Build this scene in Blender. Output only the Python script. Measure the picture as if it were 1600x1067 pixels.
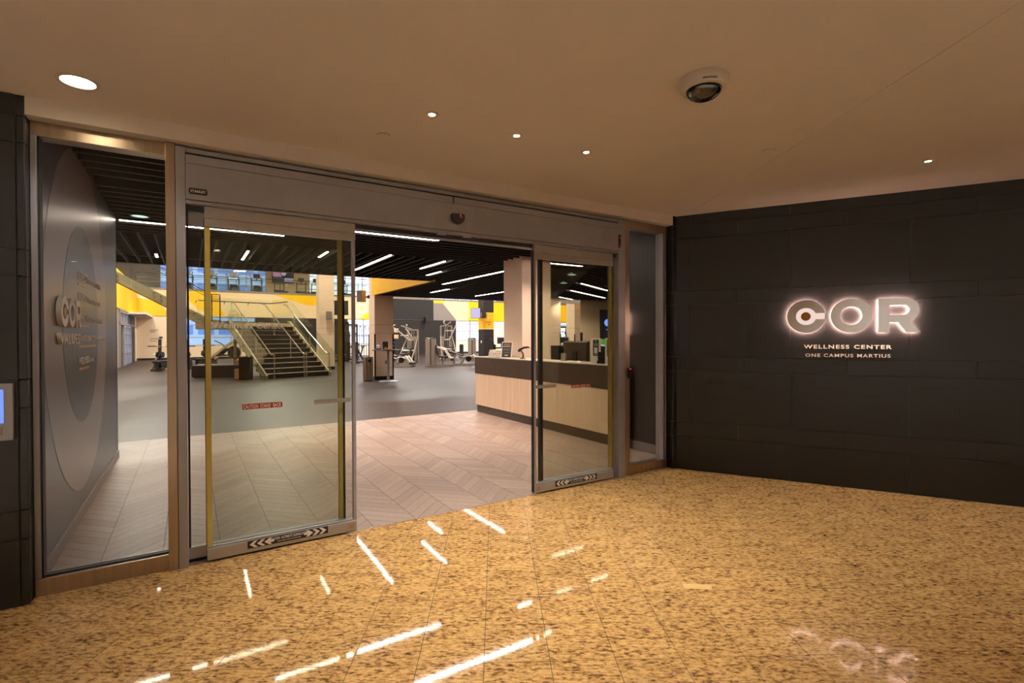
import bpy, bmesh, math, random
from math import sin, cos, pi, radians, atan2, hypot, sqrt
from mathutils import Matrix, Vector
random.seed(7)

# ------------------------------------------------------------------ scene, camera, world, lights
for o in list(bpy.data.objects): bpy.data.objects.remove(o, do_unlink=True)
SC = bpy.context.scene
COL = SC.collection
SC.view_settings.view_transform = 'Standard'
SC.view_settings.look = 'None'
SC.view_settings.exposure = 0.0
SC.view_settings.gamma = 1.0
SC.view_settings.use_curve_mapping = False
SC.cycles.transparent_max_bounces = 32
SC.cycles.max_bounces = 10
SC.cycles.diffuse_bounces = 5
SC.cycles.glossy_bounces = 4
SC.cycles.sample_clamp_indirect = 6.0
SC.cycles.caustics_reflective = False
SC.cycles.caustics_refractive = False
SC.cycles.blur_glossy = 0.5

F = 791.0; PIT = radians(0.5); ROL = 0.0035; CAMZ = 1.5
vF = Vector((0, cos(PIT), -sin(PIT))); vU0 = Vector((0, sin(PIT), cos(PIT))); vR0 = Vector((1, 0, 0))
vR = vR0 * cos(ROL) - vU0 * sin(ROL); vU = vU0 * cos(ROL) + vR0 * sin(ROL)
cam_d = bpy.data.cameras.new('camera'); cam = bpy.data.objects.new('camera', cam_d); COL.objects.link(cam)
cam_d.sensor_width = 36.0; cam_d.lens = F / 1600.0 * 36.0; cam_d.clip_start = 0.05; cam_d.clip_end = 400
m = Matrix.Identity(4)
for i in range(3):
    m[i][0] = vR[i]; m[i][1] = vU[i]; m[i][2] = -vF[i]
m.translation = (0, 0, CAMZ)
cam.matrix_world = m
SC.camera = cam

W = bpy.data.worlds.new('sky'); SC.world = W; W.use_nodes = True
wn = W.node_tree.nodes; wn['Background'].inputs[0].default_value = (0.72, 0.79, 1.0, 1)
wn['Background'].inputs[1].default_value = 2.6

KL = 2.9      # lobby lamps
KG = 2.2      # gym lamps
WARM = (1.0, 0.92, 0.82)
GYMC = (1.0, 0.87, 0.76)

def lamp(kind, name, loc, energy, color, size=0.1, rot=(0, 0, 0), spot=None, blend=0.6, sizey=None, portal=False, parent=None, spread=None):
    d = bpy.data.lights.new(name, kind); d.energy = energy; d.color = color
    if kind == 'AREA':
        d.size = size
        if sizey: d.shape = 'RECTANGLE'; d.size_y = sizey
        if portal: d.cycles.is_portal = True
        if spread: d.spread = spread
    elif kind == 'SPOT':
        d.spot_size = spot; d.spot_blend = blend; d.shadow_soft_size = size
    else: d.shadow_soft_size = size
    o = bpy.data.objects.new(name, d); COL.objects.link(o); o.location = loc; o.rotation_euler = rot
    if parent: o.parent = parent
    return o

# ------------------------------------------------------------------ frames
# s: along the storefront (x = u, to the right; y = v, into the gym).  b: along the black wall.  st: the stair.  t: the granite grid
SO = Vector((-0.1033, 4.6122)); SRZ = radians(90 - 57.6)
W0 = Vector((1.9097, 5.7241)); BRZ = radians(90 - 117.4)
A0 = Vector((-8.90, 18.366)); STZ = radians(90 - 40)
TRZ = radians(1.9); TO = Vector((-0.134, 2.3175))
FR = {'w': (Vector((0, 0)), 0.0), 's': (SO, SRZ), 'b': (W0, BRZ), 'st': (A0, STZ), 't': (TO, TRZ)}
def FM(fr, x=0, y=0, z=0, rz=0.0):
    o, a = FR[fr]
    return Matrix.Translation((o.x, o.y, 0)) @ Matrix.Rotation(a, 4, 'Z') @ Matrix.Translation((x, y, z)) @ Matrix.Rotation(rz, 4, 'Z')
def tow(fr, x, y, z=0):
    return FM(fr) @ Vector((x, y, z))
def tos(x, y):
    v = FM('s').inverted() @ Vector((x, y, 0)); return v.x, v.y
def at(px, Y):
    """world ground point seen in picture column px at depth Y"""
    return Vector(((px - 800) / F * Y, Y, 0))
def proj(P):
    d = Vector(P) - Vector((0, 0, CAMZ)); z = d.dot(vF)
    if z < 0.05: return None
    return 800 + F * d.dot(vR) / z, 533.5 - F * d.dot(vU) / z, z

# ------------------------------------------------------------------ mesh builder
class MB:
    def __init__(s): s.v = []; s.f = []
    def add(s, vs, fs):
        n = len(s.v); s.v += [tuple(v) for v in vs]; s.f += [tuple(i + n for i in f) for f in fs]; return s
    def box(s, x0, x1, y0, y1, z0, z1):
        return s.add([(x0, y0, z0), (x1, y0, z0), (x1, y1, z0), (x0, y1, z0), (x0, y0, z1), (x1, y0, z1), (x1, y1, z1), (x0, y1, z1)],
                     [(0, 3, 2, 1), (4, 5, 6, 7), (0, 1, 5, 4), (1, 2, 6, 5), (2, 3, 7, 6), (3, 0, 4, 7)])
    def bar(s, p, q, w, h=None, up=(0, 0, 1)):
        """rectangular bar from p to q"""
        h = h or w
        p = Vector(p); q = Vector(q); d = (q - p)
        if d.length < 1e-6: return s
        d.normalize(); u = Vector(up)
        if abs(d.dot(u)) > 0.98: u = Vector((0, 1, 0))
        a = d.cross(u).normalized() * (w / 2); b = a.cross(d).normalized() * (h / 2)
        vs = [p - a - b, p + a - b, p + a + b, p - a + b, q - a - b, q + a - b, q + a + b, q - a + b]
        return s.add(vs, [(0, 3, 2, 1), (4, 5, 6, 7), (0, 1, 5, 4), (1, 2, 6, 5), (2, 3, 7, 6), (3, 0, 4, 7)])
    def tube(s, pts, r, n=8):
        pts = [Vector(p) for p in pts]; rings = []
        rr = r if isinstance(r, (list, tuple)) else [r] * len(pts)
        for i, p in enumerate(pts):
            a = pts[max(0, i - 1)]; b = pts[min(len(pts) - 1, i + 1)]
            d = (b - a).normalized(); u = Vector((0, 0, 1)) if abs(d.z) < 0.9 else Vector((1, 0, 0))
            e = d.cross(u).normalized(); g = e.cross(d).normalized()
            rings.append([p + e * cos(2 * pi * k / n) * rr[i] + g * sin(2 * pi * k / n) * rr[i] for k in range(n)])
        vs = [v for R in rings for v in R]; fs = []
        for i in range(len(pts) - 1):
            for k in range(n):
                fs.append((i * n + k, i * n + (k + 1) % n, (i + 1) * n + (k + 1) % n, (i + 1) * n + k))
        fs.append(tuple(range(n - 1, -1, -1))); fs.append(tuple((len(pts) - 1) * n + k for k in range(n)))
        return s.add(vs, fs)
    def lathe(s, prof, c=(0, 0, 0), n=24, axis='z'):
        vs = []; fs = []
        for r, h in prof:
            for k in range(n):
                a = 2 * pi * k / n; x = r * cos(a); y = r * sin(a)
                p = (x, y, h) if axis == 'z' else ((h, x, y) if axis == 'x' else (x, h, y))
                vs.append((p[0] + c[0], p[1] + c[1], p[2] + c[2]))
        for i in range(len(prof) - 1):
            for k in range(n):
                fs.append((i * n + k, i * n + (k + 1) % n, (i + 1) * n + (k + 1) % n, (i + 1) * n + k))
        if prof[0][0] > 1e-6: fs.append(tuple(range(n - 1, -1, -1)))
        if prof[-1][0] > 1e-6: fs.append(tuple((len(prof) - 1) * n + k for k in range(n)))
        return s.add(vs, fs)
    def cyl(s, c, r, h, n=20, axis='z'):
        return s.lathe([(r, 0), (r, h)], c, n, axis)
    def prism(s, poly, z0, z1):
        n = len(poly)
        return s.add([(x, y, z0) for x, y in poly] + [(x, y, z1) for x, y in poly],
                     [tuple(range(n - 1, -1, -1)), tuple(range(n, 2 * n))] + [(i, (i + 1) % n, n + (i + 1) % n, n + i) for i in range(n)])
    def vprism(s, poly, y0, y1):
        """polygon in the x-z plane, extruded along y"""
        n = len(poly)
        return s.add([(x, y0, z) for x, z in poly] + [(x, y1, z) for x, z in poly],
                     [tuple(range(n)), tuple(range(2 * n - 1, n - 1, -1))] + [(i, n + i, n + (i + 1) % n, (i + 1) % n) for i in range(n)])
    def xprism(s, poly, x0, x1):
        """polygon in the y-z plane, extruded along x"""
        n = len(poly)
        return s.add([(x0, y, z) for y, z in poly] + [(x1, y, z) for y, z in poly],
                     [tuple(range(n - 1, -1, -1)), tuple(range(n, 2 * n))] + [(i, (i + 1) % n, n + (i + 1) % n, n + i) for i in range(n)])
    def mesh(s, name, mat=None, smooth=False):
        me = bpy.data.meshes.new(name); me.from_pydata(s.v, [], s.f); me.update()
        if mat: me.materials.append(mat)
        bm = bmesh.new(); bm.from_mesh(me); bmesh.ops.recalc_face_normals(bm, faces=bm.faces); bm.to_mesh(me); bm.free()
        if smooth:
            for p in me.polygons: p.use_smooth = True
        return me
def link(name, me, parent=None, mw=None, loc=(0, 0, 0), rot=(0, 0, 0)):
    o = bpy.data.objects.new(name, me); COL.objects.link(o)
    if parent is not None:
        o.parent = parent; o.location = loc; o.rotation_euler = rot
    elif mw is not None: o.matrix_world = mw
    return o
def part(name, mb, mat, parent, smooth=False, bevel=0, loc=(0, 0, 0), rot=(0, 0, 0), label=None):
    o = link(name, mb.mesh(name, mat, smooth), parent, loc=loc, rot=rot)
    if label: o['label'] = label
    if bevel: bev(o, bevel)
    if smooth: autosm(o)
    return o
def bev(o, w, seg=2):
    b = o.modifiers.new('bevel', 'BEVEL'); b.width = w; b.segments = seg; b.limit_method = 'ANGLE'; b.angle_limit = radians(40)
def autosm(o):
    me = o.data
    try: me.set_sharp_from_angle(angle=radians(40))
    except Exception: pass
def tag(o, label, cat, group=None):
    o['label'] = label; o['category'] = cat
    if group: o['group'] = group
    return o
def thing(name, label, cat, mw, group=None):
    o = bpy.data.objects.new(name, None); COL.objects.link(o); o.matrix_world = mw; o.empty_display_size = 0.1
    return tag(o, label, cat, group)
def solid(name, mb, mat, mw, label, cat, group=None, smooth=False, bevel=0):
    o = link(name, mb.mesh(name, mat, smooth), mw=mw)
    if bevel: bev(o, bevel)
    if smooth: autosm(o)
    return tag(o, label, cat, group)
def struct(name, mb, mat, mw=None, parent=None, bevel=0):
    o = link(name, mb.mesh(name, mat), parent, mw=mw or Matrix.Identity(4))
    if parent is None: o['kind'] = 'structure'
    if bevel: bev(o, bevel)
    return o
def sgroup(name, mw):
    o = bpy.data.objects.new(name, None); COL.objects.link(o); o.matrix_world = mw; o['kind'] = 'structure'; o.empty_display_size = 0.1; return o
def copytree(root, mw, label=None):
    def cp(o, par):
        c = o.copy(); COL.objects.link(c)
        if par is not None:
            c.parent = par; c.matrix_parent_inverse = o.matrix_parent_inverse.copy()
        for ch in o.children: cp(ch, c)
        return c
    r = cp(root, None); r.matrix_world = mw
    if label: r['label'] = label
    return r

# ------------------------------------------------------------------ text and outlines
def curve_mesh(cd, name, mat):
    o = bpy.data.objects.new('tmp', cd); COL.objects.link(o)
    dg = bpy.context.evaluated_depsgraph_get(); dg.update()
    me = bpy.data.meshes.new_from_object(o.evaluated_get(dg)); me.name = name
    me.materials.clear(); me.materials.append(mat)
    bpy.data.objects.remove(o, do_unlink=True); bpy.data.curves.remove(cd)
    return me
def text_mesh(txt, cap, mat, depth=0.001, bold=0.0, width=None, align='LEFT', spacing=1.0, name='lettering'):
    """lettering standing in the x-z plane, facing -y; cap = capital height; width = total width"""
    cd = bpy.data.curves.new('txt', 'FONT'); cd.body = txt; cd.size = cap / 0.729
    cd.extrude = depth / 2; cd.offset = bold * cap; cd.align_x = 'LEFT'; cd.space_character = spacing; cd.resolution_u = 3
    me = curve_mesh(cd, name, mat)
    xs = [v.co.x for v in me.vertices]
    if not xs: return me
    x0, x1 = min(xs), max(xs); k = (width / (x1 - x0)) if width else 1.0
    off = {'LEFT': 0, 'CENTER': -0.5, 'RIGHT': -1.0}[align] * (x1 - x0) * k
    me.transform(Matrix.Rotation(pi / 2, 4, 'X') @ Matrix.Diagonal((k, 1, 1, 1)) @ Matrix.Translation((-x0, 0, 0)))
    me.transform(Matrix.Translation((off, 0, 0)))
    return me
def outline_mesh(loops, depth, mat, name='letter'):
    """filled outline with holes in the x-z plane; loops = lists of (x, z)"""
    cd = bpy.data.curves.new('ol', 'CURVE'); cd.dimensions = '2D'; cd.fill_mode = 'BOTH'; cd.extrude = depth / 2
    for lp in loops:
        sp = cd.splines.new('POLY'); sp.points.add(len(lp) - 1); sp.use_cyclic_u = True
        for i, (x, y) in enumerate(lp): sp.points[i].co = (x, y, 0, 1)
    me = curve_mesh(cd, name, mat); me.transform(Matrix.Rotation(pi / 2, 4, 'X')); return me
def arc(cx, cz, rx, rz, a0, a1, n=40):
    return [(cx + rx * cos(a0 + (a1 - a0) * i / n), cz + rz * sin(a0 + (a1 - a0) * i / n)) for i in range(n + 1)]
def letter_C(w, h, th=0.235, slot=0.09):
    rx, rz = w / 2, h / 2; ix, iz = rx - w * th, rz - h * th * 1.02; g = h * slot
    a = math.asin(g / rz); b = math.asin(g / iz)
    return [arc(rx, rz, rx, rz, a, 2 * pi - a) + arc(rx, rz, ix, iz, 2 * pi - b, b)]
def letter_O(w, h, th=0.225):
    rx, rz = w / 2, h / 2
    return [arc(rx, rz, rx, rz, 0, 2 * pi)[:-1], arc(rx, rz, rx - w * th, rz - h * th * 1.0, 0, 2 * pi)[:-1]]
def letter_R(w, h):
    s = w * 0.27; bw = w * 0.98; z0 = h * 0.36
    outer = [(0, 0), (s, 0), (s, h * 0.30), (w * 0.48, h * 0.30), (w * 0.68, 0), (w, 0), (w * 0.76, h * 0.345)]
    outer += arc(bw - h * 0.33, h * 0.66, h * 0.33, h * 0.34, -pi / 2 + 0.35, pi / 2, 18) + [(0, h)]
    cx = w * 0.60
    inner = [(s, h * 0.51), (cx, h * 0.51)] + arc(cx, h * 0.655, h * 0.15, h * 0.145, -pi / 2, pi / 2, 12) + [(s, h * 0.80)]
    return [outer, inner]

# ------------------------------------------------------------------ materials
def lin(c):
    return tuple((x / 12.92 if x <= 0.04045 else ((x + 0.055) / 1.055) ** 2.4) for x in [k / 255 for k in c]) + (1,)
def newmat(name):
    M = bpy.data.materials.new(name); M.use_nodes = True
    nt = M.node_tree; b = nt.nodes['Principled BSDF']; return M, nt, b
def nd(nt, t, **kw):
    n = nt.nodes.new(t)
    for k, v in kw.items(): setattr(n, k, v)
    return n
def ramp(nt, fac, stops):
    r = nd(nt, 'ShaderNodeValToRGB'); nt.links.new(fac, r.inputs[0])
    el = r.color_ramp.elements
    while len(el) < len(stops): el.new(0.5)
    for e, (p, c) in zip(el, stops): e.position = p; e.color = c
    return r
def mat(name, rgb, rough=0.5, metal=0.0, var=0.06, scale=12, bump=0.0, spec=0.5, stretch=None, coat=0.0):
    M, nt, b = newmat(name); c = lin(rgb)
    tc = nd(nt, 'ShaderNodeTexCoord'); mp = nd(nt, 'ShaderNodeMapping'); no = nd(nt, 'ShaderNodeTexNoise')
    nt.links.new(tc.outputs['Object'], mp.inputs[0]); nt.links.new(mp.outputs[0], no.inputs['Vector'])
    if stretch: mp.inputs['Scale'].default_value = stretch
    no.inputs['Scale'].default_value = scale; no.inputs['Detail'].default_value = 4
    lo = tuple(max(0, x * (1 - var)) for x in c[:3]) + (1,); hi = tuple(min(1, x * (1 + var)) for x in c[:3]) + (1,)
    r = ramp(nt, no.outputs['Fac'], [(0.3, lo), (0.7, hi)])
    nt.links.new(r.outputs[0], b.inputs['Base Color'])
    b.inputs['Roughness'].default_value = rough; b.inputs['Metallic'].default_value = metal
    b.inputs['Specular IOR Level'].default_value = spec
    if coat: b.inputs['Coat Weight'].default_value = coat; b.inputs['Coat Roughness'].default_value = 0.05
    if bump:
        bp = nd(nt, 'ShaderNodeBump'); bp.inputs['Strength'].default_value = bump; bp.inputs['Distance'].default_value = 0.002
        nt.links.new(no.outputs['Fac'], bp.inputs['Height']); nt.links.new(bp.outputs[0], b.inputs['Normal'])
    return M
def emit(name, rgb, strength):
    M, nt, b = newmat(name); b.inputs['Base Color'].default_value = (0.02, 0.02, 0.02, 1)
    b.inputs['Emission Color'].default_value = lin(rgb); b.inputs['Emission Strength'].default_value = strength
    return M
def glassmat(name, tint=(0.9, 0.92, 0.87), refl=1.0, rough=0.0):
    M = bpy.data.materials.new(name); M.use_nodes = True; nt = M.node_tree; nt.nodes.clear()
    out = nd(nt, 'ShaderNodeOutputMaterial'); mx = nd(nt, 'ShaderNodeMixShader'); tr = nd(nt, 'ShaderNodeBsdfTransparent'); gl = nd(nt, 'ShaderNodeBsdfGlossy')
    fr = nd(nt, 'ShaderNodeFresnel'); ge = nd(nt, 'ShaderNodeNewGeometry'); io = nd(nt, 'ShaderNodeMapRange')
    io.inputs[3].default_value = 1.5; io.inputs[4].default_value = 1 / 1.5; nt.links.new(ge.outputs['Backfacing'], io.inputs[0]); nt.links.new(io.outputs[0], fr.inputs[0])
    mu = nd(nt, 'ShaderNodeMath', operation='MULTIPLY'); mu.inputs[1].default_value = refl
    tr.inputs[0].default_value = tint + (1,); gl.inputs['Roughness'].default_value = rough; gl.inputs[0].default_value = (1, 1, 1, 1)
    nt.links.new(fr.outputs[0], mu.inputs[0]); nt.links.new(mu.outputs[0], mx.inputs[0]); nt.links.new(tr.outputs[0], mx.inputs[1]); nt.links.new(gl.outputs[0], mx.inputs[2])
    nt.links.new(mx.outputs[0], out.inputs[0]); return M
def veil(name, rgb, alpha):
    """thin vinyl: part see-through"""
    M, nt, b = newmat(name); b.inputs['Base Color'].default_value = lin(rgb); b.inputs['Alpha'].default_value = alpha; b.inputs['Roughness'].default_value = 0.6
    return M

def granite_floor():
    M, nt, b = newmat('golden_granite'); L = nt.links.new
    ge = nd(nt, 'ShaderNodeNewGeometry'); mp = nd(nt, 'ShaderNodeMapping'); L(ge.outputs['Position'], mp.inputs[0])
    mp.inputs['Rotation'].default_value = (0, 0, 0.12); mp.inputs['Scale'].default_value = (0.42, 1.0, 1.0)
    n1 = nd(nt, 'ShaderNodeTexNoise'); n1.inputs['Scale'].default_value = 62; n1.inputs['Detail'].default_value = 6; n1.inputs['Roughness'].default_value = 0.68; n1.inputs['Distortion'].default_value = 0.35; L(mp.outputs[0], n1.inputs['Vector'])
    n2 = nd(nt, 'ShaderNodeTexNoise'); n2.inputs['Scale'].default_value = 14; n2.inputs['Detail'].default_value = 5; L(mp.outputs[0], n2.inputs['Vector'])
    n3 = nd(nt, 'ShaderNodeTexNoise'); n3.inputs['Scale'].default_value = 260; n3.inputs['Detail'].default_value = 3; L(mp.outputs[0], n3.inputs['Vector'])
    ad = nd(nt, 'ShaderNodeMath', operation='MULTIPLY_ADD'); ad.inputs[1].default_value = 0.25; L(n2.outputs['Fac'], ad.inputs[0])
    L(n1.outputs['Fac'], ad.inputs[2])
    r = ramp(nt, ad.outputs[0], [(0.44, lin((78, 56, 42))), (0.535, lin((140, 102, 66))), (0.59, lin((190, 146, 90))), (0.71, lin((224, 182, 120)))])
    r3 = ramp(nt, n3.outputs['Fac'], [(0.32, (0.62, 0.55, 0.5, 1)), (0.46, (1, 1, 1, 1))])
    mx = nd(nt, 'ShaderNodeMix', data_type='RGBA', blend_type='MULTIPLY'); mx.inputs[0].default_value = 0.8
    L(r.outputs[0], mx.inputs[6]); L(r3.outputs[0], mx.inputs[7])
    oi = nd(nt, 'ShaderNodeObjectInfo'); mr = nd(nt, 'ShaderNodeMapRange'); mr.inputs[3].default_value = 0.93; mr.inputs[4].default_value = 1.05; L(oi.outputs['Random'], mr.inputs[0])
    m2 = nd(nt, 'ShaderNodeMix', data_type='RGBA', blend_type='MULTIPLY'); m2.inputs[0].default_value = 1.0
    L(mx.outputs[2], m2.inputs[6]); L(mr.outputs[0], m2.inputs[7]); L(m2.outputs[2], b.inputs['Base Color'])
    b.inputs['Roughness'].default_value = 0.045; b.inputs['Specular IOR Level'].default_value = 0.5
    return M
def black_granite(name='black_granite', rgb=(12, 12, 13), rough=0.42):
    M, nt, b = newmat(name); L = nt.links.new
    ge = nd(nt, 'ShaderNodeNewGeometry'); n = nd(nt, 'ShaderNodeTexNoise'); n.inputs['Scale'].default_value = 260; n.inputs['Detail'].default_value = 3; L(ge.outputs['Position'], n.inputs['Vector'])
    c = lin(rgb)
    r = ramp(nt, n.outputs['Fac'], [(0.42, tuple(x * 0.72 for x in c[:3]) + (1,)), (0.62, tuple(x * 1.35 for x in c[:3]) + (1,)), (0.72, tuple(x * 3.2 for x in c[:3]) + (1,))])
    oi = nd(nt, 'ShaderNodeObjectInfo'); mr = nd(nt, 'ShaderNodeMapRange'); mr.inputs[3].default_value = 0.8; mr.inputs[4].default_value = 1.2; L(oi.outputs['Random'], mr.inputs[0])
    m2 = nd(nt, 'ShaderNodeMix', data_type='RGBA', blend_type='MULTIPLY'); m2.inputs[0].default_value = 1.0
    L(r.outputs[0], m2.inputs[6]); L(mr.outputs[0], m2.inputs[7]); L(m2.outputs[2], b.inputs['Base Color'])
    b.inputs['Roughness'].default_value = rough
    bp = nd(nt, 'ShaderNodeBump'); bp.inputs['Strength'].default_value = 0.25; bp.inputs['Distance'].default_value = 0.001; L(n.outputs['Fac'], bp.inputs['Height']); L(bp.outputs[0], b.inputs['Normal'])
    return M
def plank_mat():
    M, nt, b = newmat('wood_look_plank'); L = nt.links.new
    tc = nd(nt, 'ShaderNodeTexCoord'); ge = nd(nt, 'ShaderNodeNewGeometry'); oi = nd(nt, 'ShaderNodeObjectInfo')
    ad = nd(nt, 'ShaderNodeMath', operation='ADD'); L(ge.outputs['Random Per Island'], ad.inputs[0]); L(oi.outputs['Random'], ad.inputs[1])
    fr = nd(nt, 'ShaderNodeMath', operation='FRACT'); L(ad.outputs[0], fr.inputs[0])
    r = ramp(nt, fr.outputs[0], [(0.0, lin((140, 118, 105))), (0.5, lin((149, 126, 112))), (1.0, lin((158, 135, 120)))])
    n = nd(nt, 'ShaderNodeTexNoise'); n.inputs['Scale'].default_value = 22; n.inputs['Detail'].default_value = 5; L(ge.outputs['Position'], n.inputs['Vector'])
    r2 = ramp(nt, n.outputs['Fac'], [(0.3, (0.9, 0.9, 0.9, 1)), (0.7, (1.06, 1.05, 1.04, 1))])
    mx = nd(nt, 'ShaderNodeMix', data_type='RGBA', blend_type='MULTIPLY'); mx.inputs[0].default_value = 1.0
    L(r.outputs[0], mx.inputs[6]); L(r2.outputs[0], mx.inputs[7]); L(mx.outputs[2], b.inputs['Base Color'])
    b.inputs['Roughness'].default_value = 0.42
    return M
def gymfloor_mat():
    M, nt, b = newmat('grey_rubber_floor'); L = nt.links.new
    tc = nd(nt, 'ShaderNodeTexCoord'); mp = nd(nt, 'ShaderNodeMapping'); L(tc.outputs['Object'], mp.inputs[0]); mp.inputs['Scale'].default_value = (0.25, 2.2, 1)
    n = nd(nt, 'ShaderNodeTexNoise'); n.inputs['Scale'].default_value = 2.2; n.inputs['Detail'].default_value = 7; L(mp.outputs[0], n.inputs['Vector'])
    r = ramp(nt, n.outputs['Fac'], [(0.3, lin((44, 35, 31))), (0.7, lin((61, 49, 43)))])
    L(r.outputs[0], b.inputs['Base Color']); b.inputs['Roughness'].default_value = 0.42; b.inputs['Specular IOR Level'].default_value = 0.22
    return M
def brushed(name, rgb, rough=0.3, metal=1.0):
    return mat(name, rgb, rough, metal, var=0.10, scale=30, stretch=(1, 1, 0.05))

M = {}
M['granite'] = granite_floor(); M['grout'] = mat('floor_grout', (84, 62, 42), 0.7)
M['black_stone'] = black_granite(); M['joint'] = mat('stone_joint', (112, 104, 98), 0.8)
M['bounce_stone'] = mat('pale_bounce_stone', (206, 202, 196), 0.25, var=0.05, scale=8); M['plank'] = plank_mat(); M['plank_joint'] = mat('plank_joint', (66, 54, 48), 0.8)
M['gymfloor'] = gymfloor_mat()
M['ceil'] = mat('cream_ceiling_paint', (228, 220, 208), 0.9, var=0.02, scale=3)
M['soffit'] = mat('white_bulkhead_paint', (226, 218, 206), 0.8, var=0.02)
M['steel'] = brushed('brushed_steel', (176, 160, 140), 0.34)
M['alu'] = mat('satin_aluminium', (160, 160, 166), 0.42, 0.55, var=0.05, scale=8)
M['rail'] = mat('door_rail_aluminium', (176, 172, 168), 0.38, 0.6, var=0.05)
M['brush'] = mat('yellow_seal_strip', (186, 168, 84), 0.5)
M['dark'] = mat('dark_rubber', (18, 16, 15), 0.6)
M['black'] = mat('black_plastic', (16, 16, 17), 0.4)
M['blackmetal'] = mat('black_painted_metal', (26, 25, 26), 0.4)
M['glass'] = glassmat('clear_glass', (0.93, 0.935, 0.91), 0.65)
M['glassdoor'] = glassmat('door_glass', (0.875, 0.88, 0.83), 0.7)
M['glassrail'] = glassmat('railing_glass', (0.93, 0.965, 0.93), 1.0)
M['winglass'] = glassmat('window_glass', (0.96, 0.98, 1.0), 0.6)
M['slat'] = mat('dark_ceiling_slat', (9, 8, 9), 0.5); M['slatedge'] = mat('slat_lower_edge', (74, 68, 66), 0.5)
M['slatback'] = mat('black_ceiling_void', (9, 8, 8), 0.9)
M['strip'] = emit('linear_light', (255, 234, 220), 14.0 * KG)
M['bulb'] = emit('warm_lamp', (255, 232, 196), 30.0)
M['trimring'] = mat('white_trim_ring', (214, 200, 182), 0.5)
M['dgray'] = mat('dark_mural_wall', (58, 54, 62), 0.34, spec=0.4, var=0.03, scale=2)
M['dgray2'] = mat('mural_large_circle', (126, 108, 108), 0.34, spec=0.4, var=0.03, scale=2)
M['dgray3'] = mat('mural_small_circle', (42, 40, 48), 0.34, spec=0.4, var=0.03, scale=2)
M['brownwall'] = mat('brown_side_wall', (38, 30, 27), 0.35, var=0.03)
M['base'] = mat('grey_baseboard', (128, 116, 112), 0.5)
M['beige'] = mat('beige_wall_paint', (222, 196, 168), 0.7, var=0.02, scale=3)
M['peach'] = mat('peach_band_paint', (238, 206, 164), 0.6, var=0.02, scale=2)
M['yellow'] = mat('yellow_paint', (255, 198, 22), 0.6, var=0.03, scale=2, spec=0.2)
M['yellow2'] = mat('deep_yellow_paint', (246, 178, 16), 0.5, var=0.03, scale=2)
M['white'] = mat('white_wall_paint', (232, 222, 212), 0.7, var=0.02)
M['charcoal'] = mat('charcoal_wall_paint', (27, 20, 18), 0.6, var=0.03, scale=2)
M['taupe'] = mat('taupe_paint', (134, 124, 118), 0.6, var=0.03)
M['colpaint'] = mat('column_panel', (236, 208, 182), 0.55, var=0.03, scale=6)
M['lam'] = mat('blond_laminate', (226, 196, 166), 0.42, var=0.07, scale=5, stretch=(3, 3, 0.25))
M['darklam'] = mat('dark_wood_laminate', (62, 46, 36), 0.35, var=0.22, scale=6, stretch=(1, 1, 6))
M['counter'] = mat('light_stone_counter', (196, 182, 164), 0.3, var=0.08, scale=40)
M['stair'] = mat('dark_stair_riser', (24, 22, 24), 0.5)
M['nosing'] = mat('stair_nosing', (150, 134, 118), 0.5)
M['stainless'] = mat('stainless_tube', (206, 198, 186), 0.25, 0.9, var=0.03)
M['stringer'] = mat('stringer_paint', (196, 178, 146), 0.5, var=0.04)
M['mach'] = mat('silver_machine_frame', (146, 134, 122), 0.38, 0.35, var=0.04)
M['machw'] = mat('white_machine_arm', (216, 206, 192), 0.35, 0.1, var=0.03)
M['shroud'] = mat('grey_machine_shroud', (142, 130, 120), 0.45, 0.2, var=0.04)
M['pad'] = mat('black_vinyl_pad', (30, 28, 30), 0.45)
M['plate'] = mat('weight_plate', (24, 23, 25), 0.5)
M['blueband'] = mat('blue_upholstery', (44, 62, 84), 0.5)
M['towel'] = mat('white_terry', (238, 226, 208), 0.95, var=0.05, scale=60, bump=0.6)
M['paper'] = mat('white_card', (236, 226, 214), 0.6, var=0.01)
M['sigface'] = mat('dark_sign_face', (56, 50, 50), 0.4)
M['gold'] = mat('gold_lettering', (206, 138, 40), 0.4)
M['amber'] = mat('amber_dot', (150, 92, 10), 0.35)
M['letter'] = mat('brushed_sign_letter', (196, 192, 190), 0.5, 0.0, var=0.04)
M['cream'] = mat('cream_lettering', (244, 232, 218), 0.5, var=0.02)
M['stickred'] = mat('red_sticker', (150, 22, 20), 0.5)
M['stickgrey'] = veil('clear_sticker_back', (150, 140, 126), 0.75)
M['vinyl'] = veil('frosted_lettering', (250, 246, 236), 0.92)
M['whitepl'] = mat('white_plastic', (214, 204, 190), 0.4, var=0.02)
M['dome'] = glassmat('smoked_dome', (0.16, 0.13, 0.11), 2.0)
M['screen'] = emit('blue_screen', (112, 150, 236), 1.1)
M['scrdark'] = emit('dark_screen', (14, 16, 34), 0.6)
M['scrblue'] = emit('glowing_blue_graphics', (120, 150, 255), 2.0)
M['scryel'] = emit('yellow_screen_graphics', (240, 196, 60), 0.9)
M['scrgrn'] = emit('green_screen_graphics', (40, 190, 80), 0.9)
M['scrlil'] = emit('lilac_screen_graphics', (206, 196, 244), 0.9)
M['scrpink'] = emit('pink_screen_graphics', (224, 150, 200), 0.8)
M['halo'] = emit('halo_led', (255, 206, 190), 130.0)
M['litface'] = emit('lit_acrylic', (255, 226, 214), 0.85)
M['red'] = emit('red_indicator', (255, 30, 50), 2.5)
M['orange'] = mat('orange_plastic', (236, 120, 20), 0.4)
M['bluebox'] = mat('blue_box_card', (70, 96, 160), 0.5)
M['water'] = glassmat('bottle_plastic', (0.72, 0.86, 0.92), 1.0)
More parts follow.
